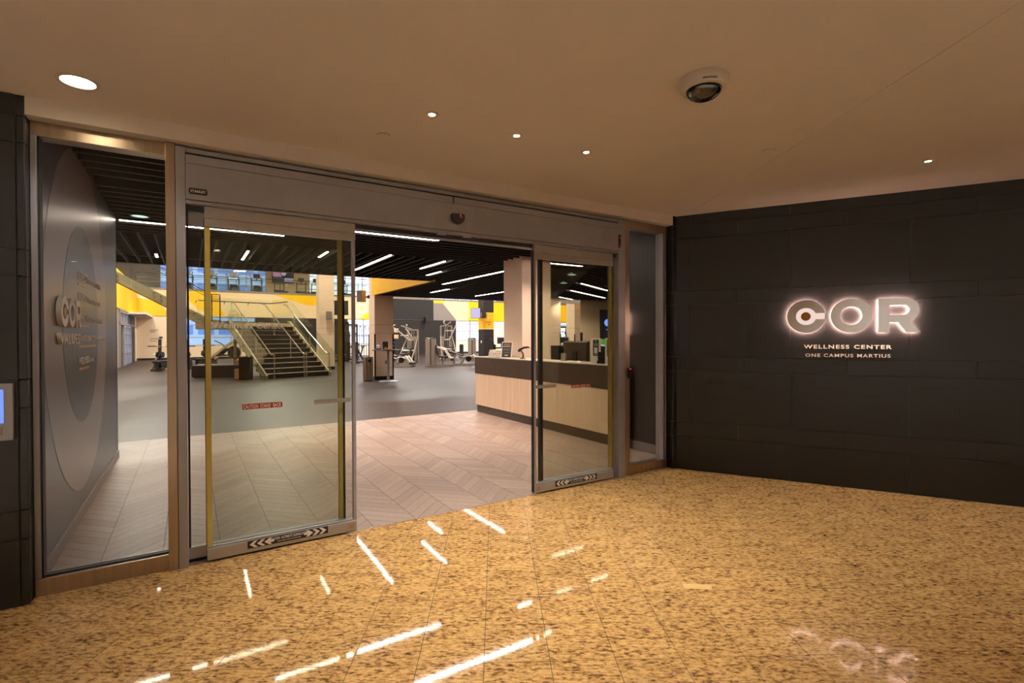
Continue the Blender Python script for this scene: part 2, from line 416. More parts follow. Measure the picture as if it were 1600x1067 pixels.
M['facade'] = mat('pale_blue_facade', (176, 200, 232), 0.5, var=0.05, scale=0.4)
M['facwin'] = mat('facade_glass', (110, 150, 210), 0.2, var=0.2, scale=0.5)

# ================================================================== SETTING
CEIL = 2.86        # lobby ceiling
LOW = 3.0          # underside of the slatted gym ceiling
HI = 9.0           # atrium roof
VW = 38.8          # far wall of the gym
def clip(poly, nx, ny, c):
    """keep the side nx*x + ny*y <= c"""
    out = []
    for i in range(len(poly)):
        a = poly[i]; b = poly[(i + 1) % len(poly)]
        da = nx * a[0] + ny * a[1] - c; db = nx * b[0] + ny * b[1] - c
        if da <= 0: out.append(a)
        if (da < 0 < db) or (db < 0 < da):
            t = da / (da - db); out.append((a[0] + (b[0] - a[0]) * t, a[1] + (b[1] - a[1]) * t))
    return out
def area(p):
    return abs(sum(p[i][0] * p[(i + 1) % len(p)][1] - p[(i + 1) % len(p)][0] * p[i][1] for i in range(len(p)))) / 2
def halfplane(fr, axis, val, sign):
    """half plane in world coordinates: sign*coord_fr[axis] <= sign*val"""
    o, a = FR[fr]; ex = (cos(a), sin(a)) if axis == 0 else (-sin(a), cos(a))
    return sign * ex[0], sign * ex[1], sign * (val + ex[0] * o.x + ex[1] * o.y)

# ---- lobby floor
lob = [(-9, -7), (11, -7), (11, 12), (-9, 12)]
for hp in (halfplane('s', 1, 0.0, 1), halfplane('b', 1, 0.15, 1)): lob = clip(lob, *hp)
PALEY = 0.35
floor = struct('floor', MB().prism(lob, -0.06, -0.003), M['grout'])
T = 0.3055; cand = []
fmT = FM('t')
for i in range(-34, 40):
    for j in range(-34, 16):
        x0, y0 = i * T, j * T; g = 0.0017
        q = [(x0 + g, y0 + g), (x0 + T - g, y0 + g), (x0 + T - g, y0 + T - g), (x0 + g, y0 + T - g)]
        wq = [tuple((fmT @ Vector((a, b, 0)))[:2]) for a, b in q]
        for hp in (halfplane('s', 1, -0.002, 1), halfplane('b', 1, -0.004, 1), (1, 0, 10.9), (-1, 0, 8.9), (0, -1, -PALEY)):
            if wq: wq = clip(wq, *hp)
        if len(wq) < 3 or area(wq) < 2e-4: continue
        cx = sum(p[0] for p in wq) / len(wq); cy = sum(p[1] for p in wq) / len(wq)
        pr = proj((cx, cy, 0))
        vis = pr is not None and -60 < pr[0] < 1660 and pr[1] < 1120
        cand.append((0 if vis else 1, hypot(cx, cy), wq, cx, cy))
cand.sort(key=lambda t: t[:2])
rest = MB(); nt_ = 0
for k, (hid, d, q, cx, cy) in enumerate(cand):
    if not hid and nt_ < 298:
        nt_ += 1
        mb = MB().prism([(x - cx, y - cy) for x, y in q], -0.02, 0.0)
        o = part('tile', mb, M['granite'], floor, loc=(cx, cy, 0), rot=(random.gauss(0, 0.0006), random.gauss(0, 0.0006), 0))
    else: rest.prism(q, -0.02, 0.0)
o = part('tile_field', rest, M['granite'], floor); o['kind'] = 'stuff'
for i in range(17):
    for j in range(6): part('bounce_slab', MB().box(-9 + i * 1.2 + 0.002, -9 + (i + 1) * 1.2 - 0.002, PALEY - (j + 1) * 1.2 + 0.002, PALEY - j * 1.2 - 0.002, -0.02, 0.0), M['bounce_stone'], floor)  # unseen pale slabs, added to bounce neutral light onto the ceiling
part('repair_patch', MB().prism([(1.02, 3.0), (1.18, 2.985), (1.2, 3.045), (1.03, 3.065)], -0.001, 0.0008), mat('pale_floor_filler', (214, 172, 112), 0.5), floor, label='pale filler patch')

# ---- gym floor: rubber and chevron planks
VC = 5.25
fg = sgroup('floor_gym', FM('s'))
part('rubber_floor', MB().prism([(-12, VC), (42, VC), (42, 46), (-12, 46)], -0.06, 0.0), M['gymfloor'], fg)
part('plank_bed', MB().prism([(-12, 0.0), (36, 0.0), (36, VC), (-12, VC)], -0.06, -0.003), M['plank_joint'], fg)
PW = 0.3475; PS = 0.1414; cand = []
for k in range(-9, 12):
    u0 = -0.822 + k * PW; sg = 1 if k % 2 == 0 else -1
    for j in range(-4, 42):
        c = j * PS + (0 if sg > 0 else PW) ; g = 0.0019
        q = [(u0 + g, c + g), (u0 + PW - g, c + sg * PW + g), (u0 + PW - g, c + sg * PW + PS - g), (u0 + g, c + PS - g)]
        q = clip(clip(q, 0, -1, -0.003), 0, 1, VC - 0.003)
        if len(q) < 3 or area(q) < 2e-4: continue
        cu = sum(p[0] for p in q) / len(q); cv = sum(p[1] for p in q) / len(q)
        if cu < -3.3 and cv < 4.0: continue
        P = tow('s', cu, cv); pr = proj(P)
        vis = pr is not None and 50 < pr[0] < 1040 and -3.15 < cu < 2.5
        cand.append((0 if vis else 1, P.length, q, cu, cv))
cand.sort(key=lambda t: t[:2]); rest = MB(); n_ = 0
for hid, d, q, cu, cv in cand:
    if not hid and n_ < 298:
        n_ += 1
        part('plank', MB().prism([(x - cu, y - cv) for x, y in q], -0.01, 0.0), M['plank'], fg, loc=(cu, cv, 0))
    else: rest.prism(q, -0.01, 0.0)
o = part('plank_field', rest, M['plank'], fg); o['kind'] = 'stuff'
struct('trim_1', MB().box(-3.1, 2.2, -0.006, 0.006, -0.01, 0.0015), M['steel'], FM('s'))

# ---- lobby ceiling (two fields with a fine joint between them)
sx = lambda y: 1.95 + (5.84 - y) * 0.0349
cl = [(-9, -7), (11, -7), (11, 12), (-9, 12)]
for hp in (halfplane('s', 1, -0.06, 1), halfplane('b', 1, 0.15, 1)): cl = clip(cl, *hp)
nx, ny = 1.0, 0.0349; cc = 1.95 + 5.84 * 0.0349
struct('ceiling', MB().prism(clip(cl, nx, ny, cc - 0.002), CEIL, CEIL + 0.03), M['ceil'])
struct('ceiling.001', MB().prism(clip(cl, -nx, -ny, -(cc + 0.002)), CEIL, CEIL + 0.03), M['ceil'])
struct('ceiling_slab', MB().prism([(-9.4, -7.4), (11.4, -7.4), (11.4, 12), (-9.4, 12)] and cl, CEIL + 0.03, CEIL + 0.12), M['slatback'])
# ---- lobby walls behind and beside the camera
struct('wall_back', MB().box(-9.2, 11.2, -7.2, -7.0, 0, CEIL + 0.1), M['beige'])
struct('wall_west', MB().box(-9.2, -9.0, -7.0, 3.0, 0, CEIL + 0.1), M['beige'])
struct('wall_east', MB().box(11.0, 11.2, -7.0, 3.0, 0, CEIL + 0.1), M['beige'])

# ---- black stone walls in courses
COURSES = [0.0, 0.376, 0.54, 1.112, 1.272, 1.85, 2.0, 2.595, 2.745, CEIL]
def stone_wall(name, fr, x0, x1, y, tall0, thick=0.03, label=None):
    g = sgroup(name, FM(fr))
    part('joint_bed', MB().box(x0, x1, y + thick * 0.35, y + 0.30, -0.05, CEIL + 0.05), M['joint'], g)
    for c in range(9):
        z0, z1 = COURSES[c], COURSES[c + 1]; off = 0.0 if c % 2 == 0 else 0.4925
        xs = [x0]; k = -20
        while k < 20:
            xj = tall0 + off + k * 0.985
            if x0 + 0.03 < xj < x1 - 0.03: xs.append(xj)
            k += 1
        xs.append(x1)
        for a, b in zip(xs[:-1], xs[1:]):
            cx, cz = (a + b) / 2, (z0 + z1) / 2; w = (b - a) / 2 - 0.0018; h = (z1 - z0) / 2 - 0.0018
            dz = random.uniform(-0.0006, 0.0006)
            part('stone_panel', MB().box(-w, w, dz, thick, -h, h), M['black_stone'], g, loc=(cx, y, cz))
    return g
stone_wall('wall_right', 'b', -0.10, 9.2, 0.0, 0.098)
def stone_block(name, x0, x1, y0, y1):
    """pilaster block with stone panels on its front and one or both returns"""
    g = sgroup(name, FM('s'))
    part('joint_bed', MB().box(x0 + 0.008, x1 - 0.008, y0 + 0.008, y1, -0.05, CEIL + 0.05), M['joint'], g)
    for c in range(9):
        z0, z1 = COURSES[c] + 0.0018, COURSES[c + 1] - 0.0018
        part('stone_panel', MB().box(x0, x1, y0, y0 + 0.03, z0, z1), M['black_stone'], g, bevel=0.003)
        part('stone_panel', MB().box(x0, x0 + 0.03, y0 + 0.0315, y1, z0, z1), M['black_stone'], g)
        part('stone_panel', MB().box(x1 - 0.03, x1, y0 + 0.0315, y1, z0, z1), M['black_stone'], g)
    return g
stone_block('wall_pier', 2.222, 2.30, -0.10, 0.16)
g = stone_wall('wall_left', 's', -8.5, -3.20, -0.088, -3.20 + 0.985 * 5)
gl = sgroup('wall_corner', FM('s'))
for c in range(9):
    z0, z1 = COURSES[c] + 0.0018, COURSES[c + 1] - 0.0018
    part('stone_panel', MB().box(-3.197, -3.160, -0.088, -0.045, z0, z1), M['black_stone'], gl, bevel=0.004)
    part('stone_panel', MB().box(-3.197, -3.160, -0.042, 0.12, z0, z1), M['black_stone'], gl)

# ---- bulkhead over the storefront
struct('trim_2', MB().box(-3.160, 2.222, -0.09, 0.16, 2.757, CEIL + 0.1), M['soffit'], FM('s'))

# ================================================================== STOREFRONT
S = FM('s')
def frame_set(name, u0, u1, flip=False):
    """fixed sidelight: glass in a brushed steel frame; top bar 2.675-2.757, sill 0-0.10"""
    g = sgroup(name, S)
    part('top_bar', MB().box(u0, u1, 0.0, 0.11, 2.675, 2.757), M['steel'], g, bevel=0.002)
    part('sill_bar', MB().box(u0, u1, -0.005, 0.11, 0.0, 0.10), M['steel'], g, bevel=0.003)
    return g
w1 = frame_set('window_1', -3.158, -2.514)
part('side_bar', MB().box(-3.158, -3.130, 0.0, 0.11, 0.10, 2.675), M['alu'], w1, bevel=0.002)
part('gasket', MB().box(-3.130, -3.121, 0.02, 0.09, 0.10, 2.675), M['dark'], w1)
part('gasket', MB().box(-3.121, -2.514, 0.03, 0.08, 0.10, 0.107), M['dark'], w1)
part('pane', MB().box(-3.125, -2.512, 0.050, 0.060, 0.10, 2.676), M['glass'], w1)
w2 = frame_set('window_2', 1.622, 2.222)
part('side_bar', MB().box(2.162, 2.178, 0.0, 0.11, 0.10, 2.675), M['alu'], w2, bevel=0.002)
part('side_bar', MB().box(2.196, 2.216, 0.0, 0.11, 0.10, 2.675), M['alu'], w2, bevel=0.002)
part('gasket', MB().box(2.178, 2.196, 0.03, 0.1, 0.10, 2.675), M['dark'], w2)
part('pane', MB().box(1.62, 2.164, 0.050, 0.060, 0.10, 2.676), M['glass'], w2)
# mullions and jambs
mu = sgroup('trim_3', S)
part('mullion', MB().box(-2.514, -2.462, -0.03, 0.11, 0, 2.757), M['steel'], mu, bevel=0.002)
part('mullion', MB().box(1.540, 1.622, -0.012, 0.11, 0, 2.757), M['steel'], mu, bevel=0.002)
part('jamb', MB().box(-2.459, -2.406, -0.03, 0.12, 0, 2.742), M['alu'], mu, bevel=0.002)
part('jamb', MB().box(1.440, 1.537, -0.03, 0.12, 0, 2.742), M['alu'], mu, bevel=0.002)
part('jamb_seal', MB().box(-2.462, -2.459, -0.02, 0.1, 0, 2.73), M['dark'], mu)
part('jamb_seal', MB().box(1.537, 1.540, -0.008, 0.1, 0, 2.73), M['dark'], mu)
part('head_bar', MB().box(-2.406, 1.440, -0.02, 0.12, 2.712, 2.742), M['alu'], mu, bevel=0.002)
part('head_gap', MB().box(-2.406, 1.440, -0.012, 0.12, 2.636, 2.712), M['dark'], mu)
# automatic operator header
hd = sgroup('trim_4', S)
part('header_cover', MB().vprism([(-2.404, 2.402), (1.439, 2.402), (1.439, 2.632), (-2.404, 2.632)], -0.06, 0.12), M['alu'], hd, bevel=0.003)
part('header_cap', MB().box(-2.404, -0.500, -0.055, 0.01, 2.6345, 2.690), M['alu'], hd, bevel=0.002)
part('header_cap', MB().box(-0.486, 1.432, -0.055, 0.01, 2.6345, 2.690), M['alu'], hd, bevel=0.002)
part('header_lip', MB().box(-2.404, 1.439, -0.045, 0.12, 2.378, 2.400), M['alu'], hd, bevel=0.002)
part('track', MB().box(-2.404, 1.439, 0.015, 0.12, 2.345, 2.378), M['blackmetal'], hd)
for u in (-0.60, -0.36):
    part('track_clip', MB().box(u - 0.04, u + 0.04, -0.047, -0.02, 2.362, 2.380), M['alu'], hd)
# maker's plate, sensor, indicator
npl = thing('maker_plate', 'small black maker plate with white lettering on the door header', 'sign', FM('s', -2.336, -0.062, 2.455))
part('plate', MB().vprism([(-0.052, -0.010), (-0.044, -0.019), (0.044, -0.019), (0.052, -0.010), (0.052, 0.010), (0.044, 0.019), (-0.044, 0.019), (-0.052, 0.010)], -0.003, 0.002), M['black'], npl)
link('lettering', text_mesh('STANLEY', 0.017, M['paper'], 0.001, 0.03, width=0.086, align='CENTER'), npl, loc=(0, -0.004, -0.0085))
sn = thing('motion_sensor', 'black half-round motion sensor with red light centred on the door header', 'sensor', FM('s', -0.466, -0.060, 2.50))
poly = [(-0.063, 0.036), (-0.05, 0.046), (0.05, 0.046), (0.063, 0.036)] + [(0.063 * cos(a), 0.02 - 0.062 * sin(a)) for a in [pi * k / 12 for k in range(1, 12)]]
part('body', MB().vprism(poly, -0.035, 0.0), M['black'], sn, bevel=0.006)
part('indicator', MB().cyl((0.018, -0.0365, 0.032), 0.0055, 0.003, 12, 'y'), M['red'], sn)
link('lettering', text_mesh('BEA', 0.009, M['paper'], 0.001, 0.02), sn, loc=(0.012, -0.0365, 0.012))
ind = thing('safety_indicator', 'slim black strip of red indicator lights on the right end of the header', 'indicator', FM('s', 1.424, -0.060, 2.50))
part('housing', MB().box(-0.013, 0.013, -0.012, 0.0, -0.068, 0.068), M['black'], ind, bevel=0.002)
for z in (0.035, -0.055): part('indicator', MB().cyl((0, -0.0135, z), 0.005, 0.002, 10, 'y'), M['red'], ind)
cr = thing('card_reader', 'slim black card reader with red light on the right door mullion', 'card reader', FM('s', 1.607, -0.012, 1.107))
part('housing', MB().box(-0.02, 0.02, -0.022, 0.0, -0.055, 0.055), M['black'], cr, bevel=0.004)
part('indicator', MB().box(-0.012, 0.012, -0.0235, -0.021, 0.042, 0.047), M['red'], cr)

def door_leaf(name, u0, u1, z0=0.012, sticker=True):
    """sliding leaf running in front of the fixed pane"""
    g = sgroup(name, S); w = u1 - u0; y0, y1 = -0.012, 0.030
    part('top_rail', MB().box(u0, u1, y0, y1, 2.300, 2.376), M['rail'], g, bevel=0.002)
    part('top_rail', MB().box(u0, u1, y0 - 0.004, y1, 2.245, 2.298), M['rail'], g, bevel=0.004)
    part('bottom_rail', MB().vprism([(u0, z0), (u1, z0), (u1, 0.092), (u0, 0.092)], y0 - 0.006, y1), M['rail'], g, bevel=0.006)
    part('glazing_bead', MB().box(u0, u1, y0 + 0.004, y1 - 0.004, 0.092, 0.103), M['alu'], g)
    part('pane', MB().box(u0 + 0.01, u1 - 0.01, 0.004, 0.014, 0.10, 2.25), M['glassdoor'], g)
    return g
dl = door_leaf('door_1', -2.302, -1.310)
part('edge_seal', MB().box(-2.302, -2.270, -0.004, 0.022, 0.10, 2.245), M['brush'], dl)
part('edge_strip', MB().box(-2.306, -2.302, 0.0, 0.024, 0.10, 2.30), M['dark'], dl)
part('lead_stile', MB().box(-1.334, -1.310, -0.008, 0.028, 0.10, 2.245), M['alu'], dl, bevel=0.003)
part('lock_cap', MB().cyl((-1.352, -0.020, 0.052), 0.019, 0.004, 18, 'y'), M['steel'], dl)
part('access_cover', MB().box(-1.44, -1.36, -0.018, -0.014, 2.288, 2.312), M['alu'], dl)
dr = door_leaf('door_2', 0.362, 1.380)
part('lead_stile', MB().box(0.362, 0.386, -0.008, 0.028, 0.10, 2.245), M['alu'], dr, bevel=0.003)
part('edge_strip', MB().box(0.356, 0.362, -0.008, 0.028, 0.02, 2.32), M['dark'], dr)
part('lock_cap', MB().cyl((0.408, -0.020, 0.052), 0.019, 0.004, 18, 'y'), M['steel'], dr)
part('access_cover', MB().box(0.45, 0.53, -0.018, -0.014, 2.288, 2.312), M['alu'], dr)
def fixed_leaf(name, u0, u1, seal_u):
    g = sgroup(name, S)
    part('top_rail', MB().box(u0, u1, 0.052, 0.094, 2.255, 2.365), M['alu'], g, bevel=0.002)
    part('bottom_rail', MB().box(u0, u1, 0.048, 0.096, 0.022, 0.100), M['alu'], g, bevel=0.003)
    part('base_gap', MB().box(u0, u1, 0.06, 0.09, 0.0, 0.022), M['dark'], g)
    part('pane', MB().box(u0 + 0.01, u1 - 0.01, 0.068, 0.078, 0.10, 2.256), M['glassdoor'], g)
    part('wall_stile', MB().box(*((u0, u0 + 0.012) if seal_u > u0 + 0.3 else (u1 - 0.012, u1)), 0.052, 0.094, 0.0, 2.37), M['dark'], g)
    part('edge_seal', MB().box(seal_u, seal_u + 0.030, 0.058, 0.088, 0.10, 2.255), M['brush'], g)
    return g
f3 = fixed_leaf('window_3', -2.404, -1.372, -1.424)
part('dark_strip', MB().box(-1.393, -1.378, 0.055, 0.09, 0.10, 2.255), M['dark'], f3)
f4 = fixed_leaf('window_4', 0.478, 1.492, 1.395)
part('dark_strip', MB().box(0.480, 0.512, 0.055, 0.09, 0.10, 2.255), M['dark'], f4)
part('wall_stile', MB().box(1.432, 1.440, 0.03, 0.11, 0.0, 2.37), M['rail'], f4)

def chevrons(side):
    mb = MB(); y0, y1 = -0.0012, 0.0
    for k in range(3):
        x = 0.012 + k * 0.047
        p = [(x, 0), (x + 0.030, 0.022), (x + 0.052, 0.022), (x + 0.026, 0), (x + 0.052, -0.022), (x + 0.030, -0.022)]
        if k == 2: p = [(x, 0), (x + 0.030, 0.022), (x + 0.048, 0.022), (x + 0.036, 0.008), (x + 0.062, 0.008), (x + 0.062, -0.008), (x + 0.036, -0.008), (x + 0.048, -0.022), (x + 0.030, -0.022)]
        mb.vprism([(side * a, b) for a, b in p], y0, y1)
    return mb
def rail_sticker(u, label):
    g = thing('caution_sticker', label, 'sticker', FM('s', u, -0.0195, 0.066))
    part('backing', MB().box(-0.268, 0.268, -0.001, 0.001, -0.026, 0.026), M['black'], g)
    c = chevrons(1); part('arrow_marks', MB().add([(x - 0.268, y - 0.001, z) for x, y, z in c.v], c.f), M['cream'], g)
    c = chevrons(-1); part('arrow_marks', MB().add([(x + 0.268, y - 0.001, z) for x, y, z in c.v], c.f), M['cream'], g)
    link('lettering', text_mesh('CAUTION  AUTOMATIC SLIDING DOOR', 0.019, M['cream'], 0.0008, 0.02, width=0.245, align='CENTER'), g, loc=(0, -0.0018, 0.001))
    link('lettering', text_mesh('STAND CLEAR OF MOVING DOOR PANEL', 0.008, M['cream'], 0.0008, 0.01, width=0.16, align='CENTER'), g, loc=(0, -0.0018, -0.016))
rail_sticker(-1.795, 'black arrow caution sticker on the bottom rail of the left sliding door')
rail_sticker(0.872, 'black arrow caution sticker on the bottom rail of the right sliding door')
def red_sticker(u, z, label, w=0.256, v=0.0028):
    g = thing('caution_sticker', label, 'sticker', FM('s', u, v, z))
    part('backing', MB().box(-w / 2, w / 2, -0.0008, 0.0008, -0.0185, 0.0185), M['stickred'], g)
    link('lettering', text_mesh('CAUTION  STAND  BACK', 0.025, M['cream'], 0.0008, 0.03, width=w * 0.95, align='CENTER'), g, loc=(0, -0.0014, -0.0125))
red_sticker(-1.960, 1.023, 'red CAUTION STAND BACK sticker on the left door glass')
red_sticker(0.955, 1.005, 'red CAUTION STAND BACK sticker on the right door glass')
for u, w, lab in ((-1.482, 0.268, 'pale back of a sticker on the left door glass beside its red one'), (0.50, 0.264, 'pale back of a sticker on the leading edge of the right door glass')):
    g = thing('caution_sticker', lab, 'sticker', FM('s', u, 0.0028, 1.023))
    part('backing', MB().box(-w / 2, w / 2, -0.0008, 0.0008, -0.016, 0.016), M['stickgrey'], g)
g = thing('glass_lettering', 'frosted Wellness Center lettering across the left sliding door glass', 'lettering', FM('s', -2.268, 0.0025, 1.567))
link('lettering', text_mesh('Wellness Center', 0.046, M['vinyl'], 0.0006, 0.03, width=0.462), g)

# ================================================================== LOBBY FITTINGS
# backlit wall sign
sg = thing('backlit_sign', 'backlit sign of three large letters COR on the black stone wall', 'sign', FM('b', 1.054, -0.055, 1.532))
def letter(nm, loops, x, par, dep=0.022):
    o = link(nm, outline_mesh(loops, dep, M['letter'], nm), par, loc=(x, 0, 0)); bev(o, 0.0008, 1)
    def shrink(lps, d):
        out = []
        for k, lp in enumerate(lps):
            A = sum(lp[i][0] * lp[(i + 1) % len(lp)][1] - lp[(i + 1) % len(lp)][0] * lp[i][1] for i in range(len(lp)))
            s = (1 if A > 0 else -1) * (1 if k == 0 else -1); q = []
            for i in range(len(lp)):
                a, b = lp[i - 1], lp[(i + 1) % len(lp)]; tx, ty = b[0] - a[0], b[1] - a[1]; L = hypot(tx, ty) or 1
                q.append((lp[i][0] - s * d * ty / L, lp[i][1] + s * d * tx / L))
            out.append(q)
        return out
    link('led_tray', outline_mesh(shrink(loops, 0.007), 0.004, M['halo'], 'led_tray'), o, loc=(0, 0.015, 0))
LW = 0.335; LH = 0.330
letter('letter_c', letter_C(LW, LH), 0.0, sg); letter('letter_o', letter_O(LW, LH), 0.380, sg); letter('letter_r', letter_R(0.318, 0.322), 0.766, sg)
cut = arc(LW / 2, LH / 2, LW * 0.27, LH * 0.265, 0.30, 2 * pi - 0.30) + [(LW * 0.985, LH * 0.418), (LW * 0.985, LH * 0.582)]
link('lit_center', outline_mesh([cut], 0.006, M['litface'], 'lit_center'), sg, loc=(0, 0.004, 0))
part('center_dot', MB().lathe([(0.0, -0.014), (0.043, -0.014), (0.043, 0.0)], (LW / 2 - 0.002, 0, LH / 2), 28, 'y'), M['amber'], sg, label='amber dot')
for a, b in ((0.02, 0.5), (0.9, 0.5)): pass
for x, z in ((0.05, 0.16), (0.30, 0.05), (0.42, 0.16), (0.68, 0.16), (0.80, 0.05), (0.80, 0.28)): part('standoff', MB().cyl((x, 0.012, z), 0.004, 0.045, 8, 'y'), M['steel'], sg)
g = thing('sign_lettering', 'small raised WELLNESS CENTER lettering under the backlit letters', 'sign', FM('b', 1.205, -0.010, 1.374))
link('lettering', text_mesh('WELLNESS CENTER', 0.038, M['cream'], 0.010, 0.035, width=0.728, spacing=1.25), g, loc=(0, 0.004, 0))
g = thing('sign_lettering', 'thin raised ONE CAMPUS MARTIUS lettering, lowest line on the stone wall', 'sign', FM('b', 1.219, -0.010, 1.290))
link('lettering', text_mesh('ONE CAMPUS MARTIUS', 0.034, M['cream'], 0.010, 0.012, width=0.704, spacing=1.2), g, loc=(0, 0.004, 0))

# ceiling fittings
def downlight(x, y, r, energy, label, zc=CEIL, warm=True, lit=True, group=None, angle=110, m='bulb', blend=0.7):
    t = thing('downlight', label, 'ceiling light', Matrix.Translation((x, y, zc)), group)
    part('trim', MB().lathe([(r + 0.018, -0.001), (r + 0.017, -0.006), (r, -0.007), (r * 0.96, 0.0)], (0, 0, 0), 28), M['trimring'], t, True)
    part('lens', MB().lathe([(0, -0.002), (r * 0.97, -0.002)], (0, 0, 0), 24), M[m] if lit else M['trimring'], t)
    if energy: lamp('SPOT', 'downlight_lamp', (0, 0, -0.03), energy * KL, WARM, 0.03, spot=radians(angle), blend=blend, parent=t)
    return t
def C3(x, y): return x * (CEIL - 1.5) / 1.39, y * (CEIL - 1.5) / 1.39
downlight(*C3(-2.340, 2.748), 0.075, 10, 'large round downlight in the ceiling above the left glass panel', angle=120)
for k, (x, y, e, lab) in enumerate(((-0.493, 3.162, 42, 'first of three small downlights along the entrance, nearest the large round light'), (0.036, 3.497, 56, 'middle one of three small downlights along the entrance'), (0.563, 3.814, 40, 'third small downlight along the entrance, nearest the security camera'))):
    downlight(*C3(x, y), 0.022, e, lab, angle=86)
downlight(*C3(3.311, 4.035), 0.022, 62, 'small downlight in the ceiling in front of the black stone wall', angle=108, blend=1.0)
for x, y, lab in ((-0.878, 3.489, 'flush white disc in the ceiling beside the three small downlights'), (1.932, 3.814, 'flush white disc beside the diagonal ceiling joint')):
    x, y = C3(x, y); t = thing('sprinkler_cover', lab, 'sprinkler cover', Matrix.Translation((x, y, CEIL)))
    part('disc', MB().lathe([(0, -0.004), (0.040, -0.004), (0.042, -0.002), (0.042, 0)], (0, 0, 0), 26), M['ceil'], t)
    part('shadow_gap', MB().lathe([(0.044, 0.0), (0.044, -0.0012), (0.040, -0.0012)], (0, 0, 0), 26), M['joint'], t)
# fill lights added behind the camera, built like downlights (out of frame)
for x, y in ((-5.5, -0.9), (-2.2, -0.75), (0.9, -0.75), (4.0, -0.75), (7.4, -0.9), (-4, -4), (0.5, -4), (5, -4)):
    downlight(x, y, 0.05, 300, 'added fill light in the lobby ceiling behind the viewpoint', group='added fill lights behind the viewpoint', angle=92)

cx, cy = C3(1.040, 2.745)
ca = thing('security_camera', 'white dome security camera with smoked dome on the lobby ceiling', 'security camera', Matrix.Translation((cx, cy, CEIL)) @ Matrix.Rotation(radians(20), 4, 'Z') @ Matrix.Scale(1.22, 4))
part('housing', MB().lathe([(0.0, 0.0), (0.098, 0.0), (0.101, -0.004), (0.101, -0.040), (0.094, -0.050), (0.076, -0.052), (0.074, -0.046), (0.0, -0.046)], (0, 0, 0), 40), M['whitepl'], ca, True)
part('dome', MB().lathe([(0.075, -0.048)] + [(0.075 * cos(a), -0.048 - 0.046 * sin(a)) for a in [pi / 2 * k / 8 for k in range(1, 8)]] + [(0.0005, -0.094)], (0, 0, 0), 32), M['dome'], ca, True)
part('lens_block', MB().lathe([(0, -0.050), (0.05, -0.050), (0.048, -0.062), (0.022, -0.078), (0, -0.08)], (0, 0, 0), 20), M['black'], ca, True)
for k in range(4):
    a = k * pi / 2 + 0.4
    part('lens', MB().tube([(0.04 * cos(a), 0.04 * sin(a), -0.06), (0.056 * cos(a), 0.056 * sin(a), -0.070)], 0.011, 12), M['blackmetal'], ca, True)
mbv = MB()
for k in range(12):
    a = -2.3 + k * 0.05; mbv.box(0.1005 * cos(a) - 0.0015, 0.1005 * cos(a) + 0.0015, 0.1005 * sin(a) - 0.0015, 0.1005 * sin(a) + 0.0015, -0.046, -0.038)
part('vents', mbv, M['joint'], ca)
# wall terminal on the left pier
tm = thing('wall_terminal', 'grey wall-mounted terminal with a blue screen on the black stone pier', 'screen', FM('s', -3.335, -0.0885, 1.098))
part('housing', MB().box(-0.12, 0.12, -0.028, 0.0, -0.158, 0.158), M['alu'], tm, bevel=0.004)
part('screen', MB().box(-0.10, 0.082, -0.031, -0.027, -0.060, 0.125), M['screen'], tm)
part('key_panel', MB().box(-0.10, 0.076, -0.031, -0.027, -0.125, -0.082), M['taupe'], tm)
part('back_plate', MB().box(-0.10, 0.125, -0.012, 0.0, -0.15, 0.15), M['black'], tm)

# ================================================================== GYM SHELL
# dark mural wall just inside the left sidelight
UL = -3.17
g = sgroup('wall_mural', S)
part('wall_panel', MB().box(UL - 0.15, UL, 0.12, 4.08, 0.09, LOW + 0.1), M['dgray'], g)
def disc(cy, cz, r, zmax=2.995, zmin=0.1, n=72):
    p = [(cy + r * cos(2 * pi * k / n), cz + r * sin(2 * pi * k / n)) for k in range(n)]
    return clip(clip(p, 0, 1, zmax), 0, -1, -zmin)
part('large_circle', MB().xprism(disc(1.72, 1.65, 1.42), UL, UL + 0.0015), M['dgray2'], g)
part('small_circle', MB().xprism(disc(1.72, 1.62, 0.83), UL + 0.0015, UL + 0.003), M['dgray3'], g)
part('baseboard', MB().box(UL - 0.16, UL + 0.014, 0.12, 4.10, 0, 0.095), M['base'], g, bevel=0.002)
part('end_trim', MB().box(UL - 0.15, UL + 0.003, 4.08, 4.09, 0.09, LOW + 0.1), M['black'], g)
MR = lambda v, z, off=0.004: FM('s', UL + off, v, z, pi / 2)
t = thing('wall_lettering', 'raised COR letters with a yellow dot on the dark mural wall', 'sign', MR(0.66, 1.585, 0.02))
link('letter_c', outline_mesh(letter_C(0.25, 0.215), 0.03, M['cream'], 'letter_c'), t)
part('center_dot', MB().lathe([(0, -0.016), (0.032, -0.016), (0.032, 0.0)], (0.124, 0, 0.108), 20, 'y'), M['gold'], t, label='yellow dot')
link('letter_o', outline_mesh(letter_O(0.25, 0.215), 0.03, M['cream'], 'letter_o'), t, loc=(0.27, 0, 0))
link('letter_r', outline_mesh(letter_R(0.20, 0.21), 0.03, M['cream'], 'letter_r'), t, loc=(0.55, 0, 0))
t = thing('wall_lettering', 'raised VALUES lettering under the letters on the mural wall', 'sign', MR(0.68, 1.462, 0.015))
link('lettering', text_mesh('VALUES', 0.080, M['cream'], 0.024, 0.04, width=0.72, spacing=1.3), t)
